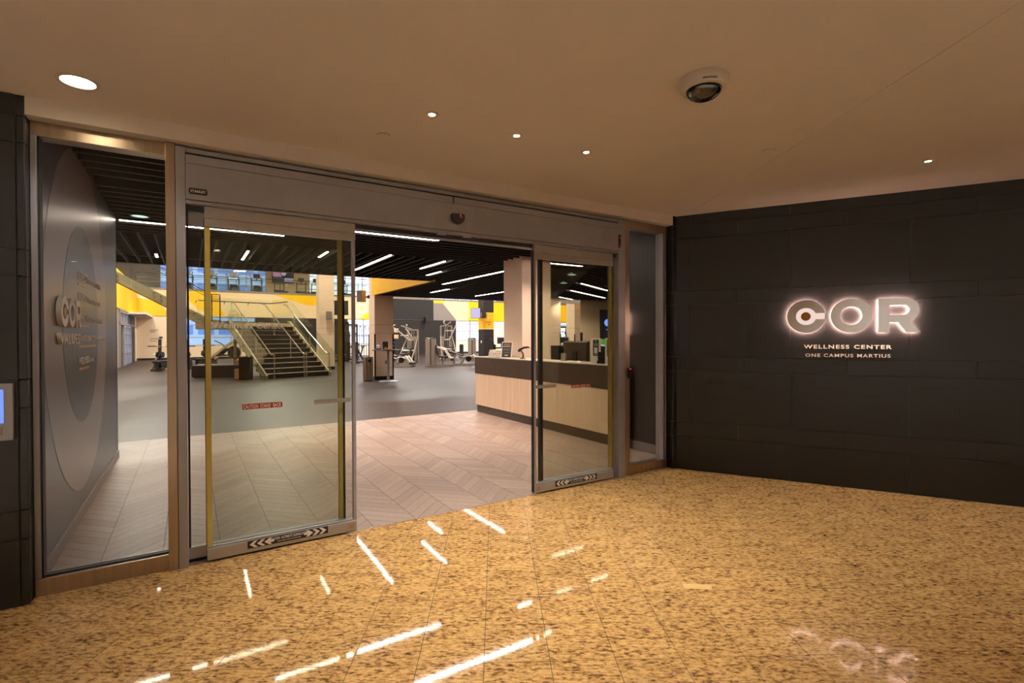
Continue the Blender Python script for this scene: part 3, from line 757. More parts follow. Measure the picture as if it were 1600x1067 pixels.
for a, b, z, h, wa, wt, wl in (('RESPECT', 'FOR EACH OTHER', 1.995, 0.072, 0.42, 1.22, 0.36), ('BALANCE', 'IN MIND AND BODY', 1.822, 0.064, 0.42, 1.20, 0.42), ('STRENGTH', 'BUILT IN COMMUNITY', 1.650, 0.064, 0.46, 1.30, 0.48), ('TRANSFORMATION', 'WITH POSITIVITY', 1.472, 0.060, 0.90, 1.52, 0.90), ('WELLNESS', 'FOR ALL', 1.285, 0.060, 0.50, 0.80, 0.48)):
    t = thing('wall_lettering', 'line of mural lettering reading ' + a + ' with a yellow underline', 'sign', MR(1.50, z, 0.004))
    link('lettering', text_mesh(a, h, M['cream'], 0.004, 0.03, width=wa), t)
    link('lettering', text_mesh(b, h * 0.72, M['cream'], 0.003, 0.0, width=wt - wa - 0.03), t, loc=(wa + 0.03, 0, 0))
    part('underline', MB().box(0, wl, -0.002, 0.002, -0.048, -0.032), M['gold'], t)
# dark side wall inside the right sidelight
g = sgroup('wall_side', S)
part('wall_panel', MB().box(2.60, 2.75, 0.12, 0.955, 0.12, LOW + 0.1), M['brownwall'], g)
part('baseboard', MB().box(2.588, 2.75, 0.12, 0.955, 0, 0.12), M['base'], g, bevel=0.002)
struct('wall_front', MB().box(2.75, 40, 0.05, 0.15, 0, LOW + 0.15), M['beige'], S)
struct('wall_front.001', MB().box(-9, -3.32, 0.14, 0.24, 0, LOW + 0.15), M['beige'], S)

# outer walls
struct('wall_north', MB().box(-9.2, -9.0, 0.1, 27.0, 0, HI), M['beige'], S)
struct('wall_return', MB().box(-9.2, -5.5, 27.0, 27.2, 0, HI), M['white'], S)
struct('wall_atrium_west', MB().box(-9.2, 3.08, 8.60, 8.70, LOW, HI), M['beige'], S)
struct('wall_atrium_east', MB().box(3.08, 3.2, 8.58, 14.0, LOW, HI), M['yellow'], S)
struct('wall_atrium_end', MB().box(3.2, 42, 14.0, 14.1, LOW, HI), M['beige'], S)
struct('wall_south', MB().box(40, 40.2, 0.1, 45, 0, HI), M['beige'], S)
struct('roof', MB().box(-16, 40.2, 8.6, 45.2, HI, HI + 0.2), M['white'], S)
# wall with the double doors (plane u = -5.5)
gd = sgroup('wall_doors', S)
part('wall_panel', MB().box(-5.7, -5.5, 37.2, VW, 0, 3.05), M['white'], gd)
part('wall_panel', MB().box(-5.7, -5.5, 27.2, 29.0, 0, 3.05), M['taupe'], gd)
part('band', MB().box(-5.72, -5.46, 27.2, VW, 3.05, 5.0), M['yellow'], gd)
part('soffit', MB().box(-5.6, -4.6, 33.0, VW, 2.93, 3.05), M['white'], gd)
dfr = MB()
for a in (29.0, 30.6, 34.8, 36.9): dfr.box(-5.56, -5.44, a, a + 0.16, 0, 2.93)
dfr.box(-5.56, -5.44, 29.0, 37.2, 2.86, 3.05); dfr.box(-5.56, -5.44, 29.0, 37.2, 2.22, 2.34)
for k in range(8): dfr.box(-5.54, -5.46, 29.9 + k * 0.98, 30.0 + k * 0.98, 2.34, 2.86)
part('frame', dfr, M['taupe'], gd)
part('side_panel', MB().box(-5.60, -5.52, 29.16, 30.6, 0, 2.22), M['charcoal'], gd)
part('side_panel', MB().box(-5.60, -5.52, 34.96, 36.9, 0, 2.22), M['charcoal'], gd)
part('transom_pane', MB().box(-5.53, -5.50, 29.16, 36.9, 2.34, 2.86), M['facwin'], gd)
for a in (30.76, 32.85):
    d = sgroup('door_' + ('3' if a < 31 else '4'), FM('s', -5.5, a, 0))
    part('pane', MB().box(-0.03, 0.0, 0.05, 1.95, 0.1, 2.2), M['facwin'], d)
    fr = MB().box(-0.05, 0.03, 0, 0.09, 0, 2.22).box(-0.05, 0.03, 1.9, 1.99, 0, 2.22).box(-0.05, 0.03, 0.09, 1.9, 0, 0.12)
    for z in (0.65, 1.2, 1.75, 2.14): fr.box(-0.05, 0.03, 0.09, 1.9, z, z + 0.06)
    for y in (0.65, 1.28): fr.box(-0.04, 0.02, y, y + 0.05, 0.1, 2.2)
    part('frame', fr, M['alu'], d)

# far wall (plane v = VW), solid stretches, windows, painted band
def vwall(name, u0, u1, z0, z1, m, th=0.25, v=VW):
    return struct(name, MB().box(u0, u1, v, v + th, z0, z1), m, S)
vwall('wall_far', -5.5, -3.05, 0, 3.05, M['beige'])
vwall('wall_far.001', -3.05, 1.75, 0, 0.97, M['beige'])
vwall('wall_far.002', 1.75, 8.6, 0, 3.05, M['charcoal'])
vwall('wall_far.003', 8.6, 11.3, 0, 0.97, M['white'])
vwall('wall_far.004', 11.3, 18.55, 0, 3.05, M['charcoal'])
vwall('wall_far.005', 18.55, 21.6, 0, 1.22, M['white'])
vwall('wall_far.006', 21.6, 27.5, 0, 3.05, M['white'])
vwall('wall_far.007', 27.5, 36.0, 0, 1.22, M['white'])
vwall('wall_far.008', 36.0, 40.0, 0, 3.05, M['white'])
struct('baseboard_far', MB().box(-5.5, 1.75, VW - 0.03, VW, 0, 0.14).box(18.55, 36, VW - 0.03, VW, 0, 0.14), M['black'], S)
def window(n, u0, u1, z0, z1, nv, zs, v=VW):
    g = sgroup('window_%d' % n, FM('s', 0, v, 0)); t = 0.05
    fr = MB().box(u0, u1, 0.06, 0.16, z0, z0 + t).box(u0, u1, 0.06, 0.16, z1 - t, z1)
    fr.box(u0, u0 + t, 0.06, 0.16, z0, z1).box(u1 - t, u1, 0.06, 0.16, z0, z1)
    part('window_frame', fr, M['alu'], g)
    for k in range(1, nv):
        x = u0 + (u1 - u0) * k / nv; part('mullion', MB().box(x - 0.03, x + 0.03, 0.06, 0.16, z0 + t, z1 - t), M['alu'], g)
    for z in zs: part('transom', MB().box(u0 + t, u1 - t, 0.07, 0.15, z - 0.03, z + 0.03), M['alu'], g)
    part('pane', MB().box(u0 + t, u1 - t, 0.10, 0.115, z0 + t, z1 - t), M['winglass'], g)
    # daylight enters here: a portal guides the sky sampling
    W_ = u1 - u0; H_ = z1 - z0
    mw = FM('s', (u0 + u1) / 2, v + 0.05, (z0 + z1) / 2) @ Matrix.Rotation(-pi / 2, 4, 'X')
    o = lamp('AREA', 'daylight_portal', (0, 0, 0), 1, (1, 1, 1), W_, sizey=H_, portal=True); o.matrix_world = mw
    return g
window(5, -3.05, 1.75, 0.97, 3.05, 3, (1.55, 2.45))
window(6, 8.6, 11.3, 0.97, 3.05, 2, (2.4, 1.7))
window(7, 18.55, 21.6, 1.22, 3.05, 2, (2.05, 2.75))
window(8, 27.5, 36.0, 1.22, 3.05, 5, (2.05, 2.75))
# painted band = balcony front
bf = sgroup('wall_band', FM('s', 0, VW, 0))
part('band_panel', MB().box(-5.5, 40, -0.04, 0.25, 3.05, 4.88), M['peach'], bf)
part('band_cap', MB().box(-5.5, 40, -0.08, 0.25, 4.88, 5.0), M['taupe'], bf)
def paint(poly, m, k=1, lab=None): part('painted_shape', MB().vprism(poly, -0.04 - 0.006 * k, -0.04), m, bf, label=lab)
def quarter(cu, cz, r, a0, a1, corner): return [corner] + [(cu + r * cos(a0 + (a1 - a0) * i / 14), cz + r * sin(a0 + (a1 - a0) * i / 14)) for i in range(15)]
paint([(-5.5, 3.06)] + [(-5.5 + 1.75 * cos(a), 3.06 + 1.2 * sin(a)) for a in [pi / 2 * k / 12 for k in range(13)]][::1], M['yellow2'])
paint([(-2.6, 4.86)] + [(-2.6 + 2.3 * (1 - cos(a)) + 0.0, 4.86 - 1.75 * sin(a)) for a in [pi / 2 * k / 12 for k in range(13)]] + [(-0.3, 3.1), (-0.8, 4.86)], M['yellow'])
paint([(3.0, 4.87), (6.9, 4.87), (6.9, 4.05), (5.4, 4.1)], M['yellow'])
paint([(9.6, 3.06), (10.6, 3.06), (11.4, 3.9), (11.4, 4.87), (11.2, 4.87), (10.6, 3.9)], M['yellow'])
paint([(11.4, 3.06), (16.27, 3.06), (16.27, 4.87), (11.4, 4.87)], M['charcoal'])
paint([(16.27, 3.06), (18.6, 3.06), (17.2, 4.62), (16.27, 4.62)], M['taupe'])
paint([(16.27, 4.62), (17.2, 4.62), (17.35, 4.87), (16.27, 4.87)], M['yellow'])
paint([(19.9, 3.06), (23.4, 3.06), (23.4, 4.87), (19.9, 4.87)], M['yellow'])
paint([(23.4, 3.06), (26.6, 3.06), (24.6, 4.87), (23.4, 4.87)], M['yellow'])
paint([(29.0, 3.06), (40, 3.06), (40, 4.87), (29.0, 4.87)], M['yellow'])
# balcony floor, back wall, upper windows
VB = 44.8
struct('floor_balcony', MB().box(-16, 40, VW + 0.25, VB + 0.2, 4.75, 4.98), M['taupe'], S)
struct('floor_balcony.001', MB().box(-16, -5.72, 27.2, VW + 0.25, 4.75, 4.98), M['taupe'], S)
def uwall(name, u0, u1, z0, z1, m): return struct(name, MB().box(u0, u1, VB, VB + 0.2, z0, z1), m, S)
uwall('wall_upper', -16, -4.4, 4.98, HI, M['taupe'])
uwall('wall_upper.001', 3.2, 6.75, 4.98, HI, M['peach'])
uwall('wall_upper.002', 13.2, 18.5, 4.98, HI, M['peach'])
uwall('wall_upper.003', 26.6, 40, 4.98, HI, M['peach'])
for a, b, k in ((-4.4, 3.2, 0), (6.75, 13.2, 1), (18.5, 26.6, 2)):
    uwall('wall_upper.01%d' % k, a, b, 4.98, 5.15, M['peach']); uwall('wall_upper.02%d' % k, a, b, 8.5, HI, M['peach'])
window(9, -4.4, 3.2, 5.15, 8.5, 5, (5.9, 6.5, 7.1, 7.7), VB)
window(10, 6.75, 13.2, 5.15, 8.5, 4, (5.9, 6.5, 7.1, 7.7), VB)
window(11, 18.5, 26.6, 5.15, 8.5, 5, (5.9, 6.5, 7.1, 7.7), VB)
struct('wall_balcony_west', MB().box(-16.2, -16, 27.0, 45, 4.75, HI), M['taupe'], S)
struct('wall_return.001', MB().box(-16, -9.0, 27.0, 27.2, 0, HI), M['taupe'], S)
# beige wall behind the desk room (turned 30 degrees to the storefront)
DW = FM('s', 11.25, 12.2, 0, radians(-30))
struct('wall_lounge', MB().box(0.0, 24.5, 0.0, 0.2, 0, LOW + 0.15), M['beige'], DW)

# ------------------------------------------------------------------ slatted low ceiling
struct('ceiling_void', MB().prism([(-9, 0.24), (40, 0.15), (34, 0.15), (11.25, 12.35), (11.25, 14.0), (3.2, 14.0), (3.08, 8.6), (-9, 8.6)], LOW + 0.16, LOW + 0.26), M['slatback'], S)
cg = sgroup('ceiling_gym', FM('s', 0, 0, LOW))
ST = 0.018; SH = 0.09
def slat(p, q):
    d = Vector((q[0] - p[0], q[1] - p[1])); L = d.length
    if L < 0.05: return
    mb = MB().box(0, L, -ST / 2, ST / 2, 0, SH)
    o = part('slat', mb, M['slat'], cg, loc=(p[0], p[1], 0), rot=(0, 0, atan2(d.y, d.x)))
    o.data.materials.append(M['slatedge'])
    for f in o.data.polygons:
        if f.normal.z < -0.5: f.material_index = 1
# lights: (name field, u0, v0, u1, v1)
LA = [(-1.50, 3.34, 0.90, 3.34, 'long light line over the entrance, in front of the sliding doors'),
      (0.0, 2.24, 2.24, 2.24, 'light line nearest the sliding doors'),
      (2.20, 3.13, 4.25, 3.13, 'light line above the near end of the reception desk'),
      (-3.15, 4.18, -1.20, 4.18, 'light line beside the mural wall'),
      (3.60, 4.39, 4.70, 4.39, 'short light line over the reception counter')]
LBC = [(0.72, 5.06, 0.72, 7.55, 'long bright light line seen beside the left door edge'), (1.89, 5.25, 1.89, 6.55, 'light line left of the yellow fascia tip'),
       (2.48, 6.75, 2.48, 7.58, 'short light line before the yellow fascia'), (-0.34, 5.30, -0.34, 6.02, 'short light line over the middle of the left sliding door'),
       (-1.53, 5.92, -1.53, 7.12, 'light line over the left part of the left sliding door'), (-2.90, 7.12, -2.90, 7.55, 'small light line seen beside the steel mullion'),
       (3.69, 5.95, 3.69, 9.3, 'longest light line, left of the big beige column'), (4.46, 10.5, 4.46, 11.95, 'distant light line past the yellow fascia'), (6.44, 10.4, 6.44, 12.45, 'distant light line above the dark and yellow column')]
k = 0; v = 0.32
while v < 4.98:
    if all(abs(v - l[1]) > 0.045 for l in LA): slat((-6.5, v), (10.5, v))
    v += 0.21
u = -8.82
while u < 3.04:
    slat((u, 5.06), (u, 8.58)); u += 0.2
u = 3.16
seam = lambda u: 5.06 + 1.603 * (u - 5.38)
while u < 10.9:
    v0 = max(5.06, seam(u) if u > 5.38 else 0) + (0.06 if u > 5.38 else 0)
    if v0 < 13.9: slat((u, v0), (u, 13.95))
    u += 0.2
part('edge_trim', MB().box(-9, 3.07, 8.56, 8.60, 0, 0.14).box(3.08, 11.0, 13.96, 14.0, 0, 0.14), M['slatback'], cg)
part('seam_trim', MB().bar((5.38, 5.06, 0.05), (10.9, seam(10.9), 0.05), 0.09, 0.1), M['slatback'], cg)
dd = Vector((cos(radians(30)), sin(radians(30)))); dn = Vector((-dd.y, dd.x))
polyD = [(5.42, 5.06), (22.0, 5.06), (22.0, 6.0), (11.2, 12.2), (10.0, 12.45)]
def clipline(c):
    ts = []
    for i in range(len(polyD)):
        a = Vector(polyD[i]); b = Vector(polyD[(i + 1) % len(polyD)]); da = a.dot(dn) - c; db = b.dot(dn) - c
        if (da < 0) != (db < 0): p = a + (b - a) * (da / (da - db)); ts.append(p.dot(dd))
    return sorted(ts)
c = -8.0
while c < 12:
    ts = clipline(c)
    for i in range(0, len(ts) - 1, 2):
        a = dd * ts[i] + dn * c; b = dd * ts[i + 1] + dn * c; slat(a, b)
    c += 0.2
def strip(u0, v0, u1, v1, lab):
    L = hypot(u1 - u0, v1 - v0); t = thing('linear_light', lab, 'ceiling light', FM('s', u0, v0, LOW, atan2(v1 - v0, u1 - u0)), 'linear lights in the slatted gym ceiling')
    part('housing', MB().box(0, L, -0.023, 0.023, 0.012, 0.11), M['blackmetal'], t)
    part('diffuser', MB().box(0.01, L - 0.01, -0.018, 0.018, 0.004, 0.012), M['strip'], t)
    lamp('AREA', 'strip_lamp', (L / 2, 0, 0.0), 10.5 * L * KG * (0.4 if u0 < -0.3 and v0 > 4 else 0.75 if u0 < 0 else 1.0), (1.0, 0.85, 0.74), L - 0.03, sizey=0.034, parent=t, spread=radians(125))
for a in LA + LBC: strip(*a)
for u0, v0, L, lab in ((6.95, 7.1, 2.5, 'upper light line of the three over the lounge behind the desk'), (8.06, 8.93, 3.7, 'middle light line of the three over the lounge'), (9.42, 11.29, 1.4, 'farthest light line of the three over the lounge')):
    strip(u0, v0, u0 + L * dd.x, v0 + L * dd.y, lab)
for u, v, r, lab in ((-2.90, 3.76, 0.085, 'round downlight among the slats by the mural wall'), (5.40, 5.60, 0.10, 'near round downlight among the slats past the beige column'), (6.4, 7.2, 0.10, 'far round downlight among the slats past the beige column')):
    t = thing('round_downlight', lab, 'ceiling light', FM('s', u, v, LOW))
    part('trim', MB().lathe([(r + 0.02, 0.02), (r + 0.02, -0.004), (r, -0.004), (r, 0.02)], (0, 0, 0), 24), M['blackmetal'], t, True)
    part('lens', MB().lathe([(0, 0.0), (r, 0.0), (r, 0.03)], (0, 0, 0), 24), emit('cool_lens', (196, 232, 214), 1.4), t)
# unseen fill lights added under the atrium roof to brighten the gym
for u in (-6, 2, 10, 18, 27, 35):
    for v in (18, 26, 34):
        if u == -6 and v < 27: u_ = -4
        else: u_ = u
        t = thing('atrium_fill_light', 'added square fill light, unseen under the atrium roof', 'ceiling light', FM('s', u_, v, HI - 0.5), 'added fill lights under the atrium roof')
        part('housing', MB().box(-0.6, 0.6, -0.6, 0.6, 0, 0.12), M['whitepl'], t); part('rod', MB().cyl((0, 0, 0.12), 0.02, 0.38, 8), M['alu'], t)
        lamp('AREA', 'atrium_fill_lamp', (0, 0, -0.02), 360 * KG, (1.0, 0.94, 0.87), 1.1, sizey=1.1, parent=t)
# neighbouring building seen through the far windows
nb = thing('neighbour_building', 'pale blue office building seen through the left far windows', 'building', FM('s', -22, 62, -6))
part('wall', MB().box(0, 32, 0, 8, 0, 22), M['facade'], nb)
for i in range(9):
    for k in range(16):
        part('window', MB().box(0, 1.55, -0.05, 0.05, 0, 1.1), M['facwin'], nb, loc=(0.3 + k * 2.0, -0.02, 1.0 + i * 2.3))

# ================================================================== RECEPTION
U0 = 2.466
dk = thing('reception_desk', 'long reception desk of blond panels with a dark wood upper band', 'desk', FM('s', U0, 3.03, 0))
V0, V1 = 0.96 - 3.03, 5.085 - 3.03
part('plinth', MB().box(0.03, 0.40, V0, V1 - 0.03, 0, 0.15), M['darklam'], dk)
for a, b in ((V0, 2.38 - 3.03), (2.38 - 3.03, 3.76 - 3.03), (3.76 - 3.03, V1)):
    part('front_panel', MB().box(0.0, 0.025, a + 0.003, b - 0.003, 0.15, 0.772), M['lam'], dk, bevel=0.0015)
part('carcass', MB().box(0.025, 0.40, V0, V1 - 0.02, 0.15, 0.772), M['darklam'], dk)
part('end_panel', MB().box(0.026, 0.40, V1 - 0.018, V1, 0.15, 0.772), M['lam'], dk)
part('upper_band', MB().box(-0.006, 0.05, V0, V1 + 0.004, 0.775, 1.098), M['darklam'], dk, bevel=0.0015)
part('upper_end', MB().box(0.05, 0.40, V1 - 0.04, V1 + 0.004, 0.775, 1.098), M['darklam'], dk)
part('counter', MB().box(-0.006, 0.41, V0, V1 + 0.004, 1.098, 1.112), M['counter'], dk, bevel=0.002)
wc = thing('work_counter', 'blond work counter on the staff side of the reception desk', 'counter', FM('s', U0 + 0.62, 2.4, 0))
part('work_surface', MB().box(-0.20, 0.20, -1.44, 1.5, 0.74, 0.775), M['lam'], wc, bevel=0.003)
for q in (-1.40, -0.02, 1.44): part('support_panel', MB().box(-0.18, 0.18, q, q + 0.03, 0, 0.74), M['lam'], wc)
CT = 1.112
# folded towels
for k, (w, lab) in enumerate(((0.27, 'bottom folded white towel on the desk end'), (0.26, 'second folded white towel from the bottom of the stack'), (0.25, 'third folded white towel from the bottom of the stack'), (0.23, 'top folded white towel of the stack, slightly rumpled'))):
    mb = MB(); z = CT + 0.001 + k * 0.036; n = 10; vs = []; fs = []
    for j in range(3):
        zz = 0.0165 * j / 2
    prof = [(-w / 2, 0.006), (-w / 2 - 0.006, 0.012), (-w / 2, 0.018), (-w / 2 - 0.006, 0.026), (-w / 2 + 0.004, 0.034), (w / 2 - 0.01, 0.035), (w / 2, 0.026), (w / 2 - 0.004, 0.018), (w / 2, 0.010), (w / 2 - 0.008, 0.0)]
    prof = [(a + random.uniform(-.003, .003), b + (random.uniform(-.001, .001) if 0 < i < 9 else 0)) for i, (a, b) in enumerate([(-w / 2 + 0.008, 0.0)] + prof)]
    mb.xprism(prof, -0.15 + 0.005 * k, 0.15 - 0.006 * k)
    solid('folded_towel', mb, M['towel'], FM('s', U0 + 0.19 + 0.01 * (k % 2), 4.50, z, radians((-4, 3, -2, 6)[k])), lab, 'towel', 'folded towels on the desk', bevel=0.006)
# counter sign
def frame_sign(name, label, mw, w, h, lean, white=0.012, lines=True, top=None, cat='sign'):
    t = thing(name, label, cat, mw)
    part('card', MB().add([(-w / 2, 0, 0), (w / 2, 0, 0), (w / 2, lean, h), (-w / 2, lean, h), (-w / 2, 0.006, 0), (w / 2, 0.006, 0), (w / 2, lean + 0.006, h), (-w / 2, lean + 0.006, h)],
         [(0, 1, 2, 3), (7, 6, 5, 4), (0, 4, 5, 1), (1, 5, 6, 2), (2, 6, 7, 3), (3, 7, 4, 0)]), M['paper'], t)
    f = lambda z: lean * z / h
    def pl(x0, x1, z0, z1, m, nm, d=0.0015):
        part(nm, MB().add([(x0, f(z0) - d, z0), (x1, f(z0) - d, z0), (x1, f(z1) - d, z1), (x0, f(z1) - d, z1), (x0, f(z0), z0), (x1, f(z0), z0), (x1, f(z1), z1), (x0, f(z1), z1)],
             [(0, 1, 2, 3), (7, 6, 5, 4), (0, 4, 5, 1), (1, 5, 6, 2), (2, 6, 7, 3), (3, 7, 4, 0)]), M[m], t)
    pl(-w / 2 + white, w / 2 - white, white * 0.9, h - white * 1.2, 'sigface', 'dark_field')
    if lines:
        for z, a, mm in ((0.86, 0.30, 'gold'), (0.80, 0.30, 'gold'), (0.71, 0.36, 'cream'), (0.56, 0.3, 'taupe'), (0.49, 0.32, 'taupe'), (0.34, 0.28, 'taupe')):
            pl(-w * a, w * a, h * z - 0.004, h * z + 0.003, mm, 'print_line', 0.0022)
        link('lettering', text_mesh('COR', 0.022, M['cream'], 0.001, 0.05, width=w * 0.3, align='CENTER'), t, loc=(0, f(h * 0.15) - 0.003, h * 0.13), rot=(-math.atan2(lean, h), 0, 0))
    part('easel_foot', MB().bar((0, lean * 0.8, h * 0.7), (0, lean + 0.09, 0.004), 0.03, 0.004), M['paper'], t)
    return t
frame_sign('counter_sign', 'leaning white-framed dark sign with gold heading between towels and scanner', FM('s', U0 + 0.10, 4.06, CT, radians(-52)), 0.205, 0.30, 0.075)
# barcode scanner on stand
t = thing('barcode_scanner', 'black handheld scanner resting on its curved stand on the desk', 'scanner', FM('s', U0 + 0.14, 3.56, CT, radians(-62)))
part('foot', MB().lathe([(0, 0), (0.055, 0), (0.052, 0.010), (0.02, 0.016), (0, 0.016)], (0, 0, 0), 24), M['black'], t, True)
part('neck', MB().tube([(0, 0, 0.012), (0.012, 0, 0.05), (0.008, 0, 0.09), (-0.02, 0, 0.13), (-0.045, 0, 0.155)], [0.016, 0.014, 0.012, 0.012, 0.014], 12), M['black'], t, True)
part('scan_head', MB().tube([(-0.085, 0, 0.135), (-0.055, 0, 0.160), (-0.02, 0, 0.180)], [0.021, 0.026, 0.020], 14), M['blackmetal'], t, True)
part('grip', MB().tube([(-0.02, 0, 0.180), (0.04, 0, 0.200), (0.10, 0, 0.206), (0.135, 0, 0.203)], [0.019, 0.018, 0.016, 0.009], 12), M['black'], t, True)
part('cord', MB().tube([(0.13, 0, 0.203), (0.165, 0, 0.195), (0.19, 0, 0.16), (0.205, 0, 0.10), (0.215, 0, 0.05), (0.222, 0, 0.002)], 0.0025, 6), M['dark'], t)
# monitors and card terminals behind the counter
def monitor(mw, w, h, label, shell='shroud'):
    t = thing('monitor', label, 'monitor', mw)
    part('screen', MB().box(-w / 2 + 0.012, w / 2 - 0.012, 0.021, 0.024, 0.012, h - 0.012), M['black'], t)
    part('shell', MB().add([(-w / 2, 0.02, 0), (w / 2, 0.02, 0), (w / 2, 0.02, h), (-w / 2, 0.02, h), (-w / 2 + .04, -0.03, 0.04), (w / 2 - .04, -0.03, 0.04), (w / 2 - .04, -0.02, h - 0.03), (-w / 2 + .04, -0.02, h - 0.03)],
         [(0, 3, 2, 1), (4, 5, 6, 7), (0, 1, 5, 4), (1, 2, 6, 5), (2, 3, 7, 6), (3, 0, 4, 7)]), M[shell], t, bevel=0.006)
    part('stand', MB().box(-0.04, 0.04, -0.05, -0.025, -0.30, h * 0.5).box(-0.12, 0.12, -0.10, 0.10, -0.31, -0.297), M['black'], t)
    return t
monitor(FM('s', U0 + 0.57, 2.60, 0.775 + 0.31, radians(-80)), 0.56, 0.35, 'large monitor seen from behind over the counter, dark brown shell', 'darklam')
monitor(FM('s', U0 + 0.60, 1.98, 0.775 + 0.31, radians(-75)), 0.46, 0.30, 'smaller black monitor next to the literature stands', 'black')
for vv, lab in ((2.52, 'grey card terminal left of the large monitor'), (1.72, 'dark card terminal left of the smaller monitor')):
    t = thing('card_terminal', lab, 'card terminal', FM('s', U0 + 0.26, vv, CT, radians(-70)))
    part('body', MB().xprism([(-0.05, 0), (0.05, 0), (0.045, 0.02), (0.0, 0.12), (-0.035, 0.125), (-0.04, 0.03)], -0.045, 0.045), M['shroud'], t, bevel=0.006)
    part('keypad', MB().xprism([(0.047, 0.024), (0.05, 0.026), (0.005, 0.118), (0.0, 0.116)], -0.035, 0.035), M['black'], t)
t = thing('paper_pad', 'white paper pad lying on the counter before the monitors', 'paper', FM('s', U0 + 0.12, 2.02, CT, radians(4)))
part('sheets', MB().box(-0.10, 0.10, -0.15, 0.15, 0.0, 0.012), M['paper'], t)
part('top_sheet', MB().box(-0.10, 0.10, -0.148, 0.15, 0.0125, 0.0135), M['paper'], t, rot=(0, 0, 0.03))
def lit_stand(v, label, w=0.15, h=0.37):
    t = thing('display_stand', label, 'display stand', FM('s', U0 + 0.13, v, CT, radians(-66)))
    part('card', MB().box(-w / 2, w / 2, 0, 0.006, 0, h), M['paper'], t, bevel=0.001)
    part('dark_insert', MB().box(-w * 0.30, w * 0.30, -0.002, 0.0, h * 0.30, h * 0.93), M['sigface'], t)
    part('code_card', MB().box(-w * 0.17, w * 0.17, -0.003, -0.001, h * 0.40, h * 0.63), M['paper'], t)
    for z in (0.70, 0.76, 0.35): part('print_line', MB().box(-w * 0.2, w * 0.2, -0.003, -0.001, h * z, h * z + 0.006), M['cream'], t)
    part('emblem', MB().cyl((0, -0.003, h * 0.87), 0.008, 0.002, 14, 'y'), M['cream'], t)
    part('foot', MB().box(-w / 2, w / 2, -0.03, 0.05, 0, 0.006), M['paper'], t)
lit_stand(1.62, 'tall white display stand nearest the monitors on the counter')
lit_stand(1.325, 'tall white display stand nearest the door jamb on the counter')
for v, lab in ((1.475, 'low black card holder between the two white display stands'), (1.175, 'low black card holder against the door jamb')):
    t = thing('card_holder', lab, 'card holder', FM('s', U0 + 0.12, v, CT, radians(-66)))
    part('back', MB().box(-0.065, 0.065, 0, 0.006, 0.0, 0.17), M['black'], t)
    part('tray', MB().box(-0.065, 0.065, -0.035, 0, 0.0, 0.05).box(-0.065, 0.065, -0.02, 0, 0.085, 0.10), M['blackmetal'], t)
    part('foot', MB().box(-0.05, 0.05, -0.05, 0.03, 0, 0.006), M['alu'], t)

# columns
def column(name, u0, u1, v0, v1, top, m='colpaint', joints=(1.65, 1.95), guards=False, z1=None, base=True):
    g = sgroup(name, FM('s', u0, v0, 0)); w = u1 - u0; d = v1 - v0
    zs = [0.42 if guards else 0.0] + [z for z in joints if z < top] + [top]
    if guards: zs = [0.0] + [0.42] + list(joints) + [top]
    for a, b in zip(zs[:-1], zs[1:]):
        part('column_panel', MB().box(0, w, 0, d, a + 0.004, b - 0.004), M[m] if not isinstance(m, dict) else M[m.get(round(a, 2), m['d'])], g)
    part('column_core', MB().box(0.01, w - 0.01, 0.01, d - 0.01, 0, top), M['joint'], g)
    if base: part('column_base', MB().box(-0.012, w + 0.012, -0.012, d + 0.012, 0, 0.13), M['black'], g)
    if guards:
        for x, y in ((0, 0), (w, 0), (0, d), (w, d)):
            part('corner_guard', MB().box(x - 0.035 if x else -0.012, x + 0.012 if x else 0.035, y - 0.035 if y else -0.012, y + 0.012 if y else 0.035, 0.0, 1.62), M['black'], g)
    return g
column('column_1', 2.89, 3.56, 4.0, 4.66, LOW + 0.14, joints=(), base=True)
column('column_2', 3.085, 3.76, 13.69, 14.36, LOW, joints=(1.65, 1.95), guards=True)
struct('column_2_upper', MB().box(3.085, 3.205, 13.69, 14.36, LOW, HI), M['colpaint'], S)
def wcol(name, px0, px1, Y, top, m='colpaint', joints=(1.65, 1.95), guards=False, w=0.68):
    P = at((px0 + px1) / 2, Y); u, v = tos(P.x, P.y)
    return column(name, u - w / 2, u + w / 2, v - w / 2, v + w / 2, top, m, joints, guards), u, v
_, ua, va = wcol('column_3', 495, 522, 24.3, HI, joints=(1.65, 1.95, 2.85, 4.35))
_, uc, vc = wcol('column_4', 747.5, 771.5, 30.6, HI, m={'d': 'charcoal', 1.98: 'yellow2'}, joints=(1.65, 1.98, 2.98, 4.2))
part('pale_line', MB().box(-0.004, 0.684, -0.004, 0.684, 1.975, 2.0), M['cream'], _)
link('lettering', text_mesh('STRENGTH', 0.075, M['darklam'], 0.004, 0.03, width=0.34, align='CENTER'), _, loc=(0.34, -0.004, 2.36))
link('lettering', text_mesh('ZONE', 0.075, M['darklam'], 0.004, 0.03, width=0.2, align='CENTER'), _, loc=(0.34, -0.004, 2.22))
part('emblem', MB().vprism([(0.30, 2.60), (0.38, 2.60), (0.36, 2.70), (0.34, 2.75), (0.32, 2.70)], -0.004, 0), M['peach'], _)
part('emblem_bar', MB().box(0.29, 0.39, -0.004, 0, 2.50, 2.515), M['darklam'], _)
part('wall_box', MB().box(-0.02, 0.0, 0.25, 0.36, 1.15, 1.30), M['whitepl'], _)
wcol('column_5', 889.5, 909, 26.5, HI, joints=(1.65, 1.95, 2.85), guards=True)
wcol('column_6', 846, 868, 20.0, LOW + 0.1, joints=(1.65, 1.95), guards=True)
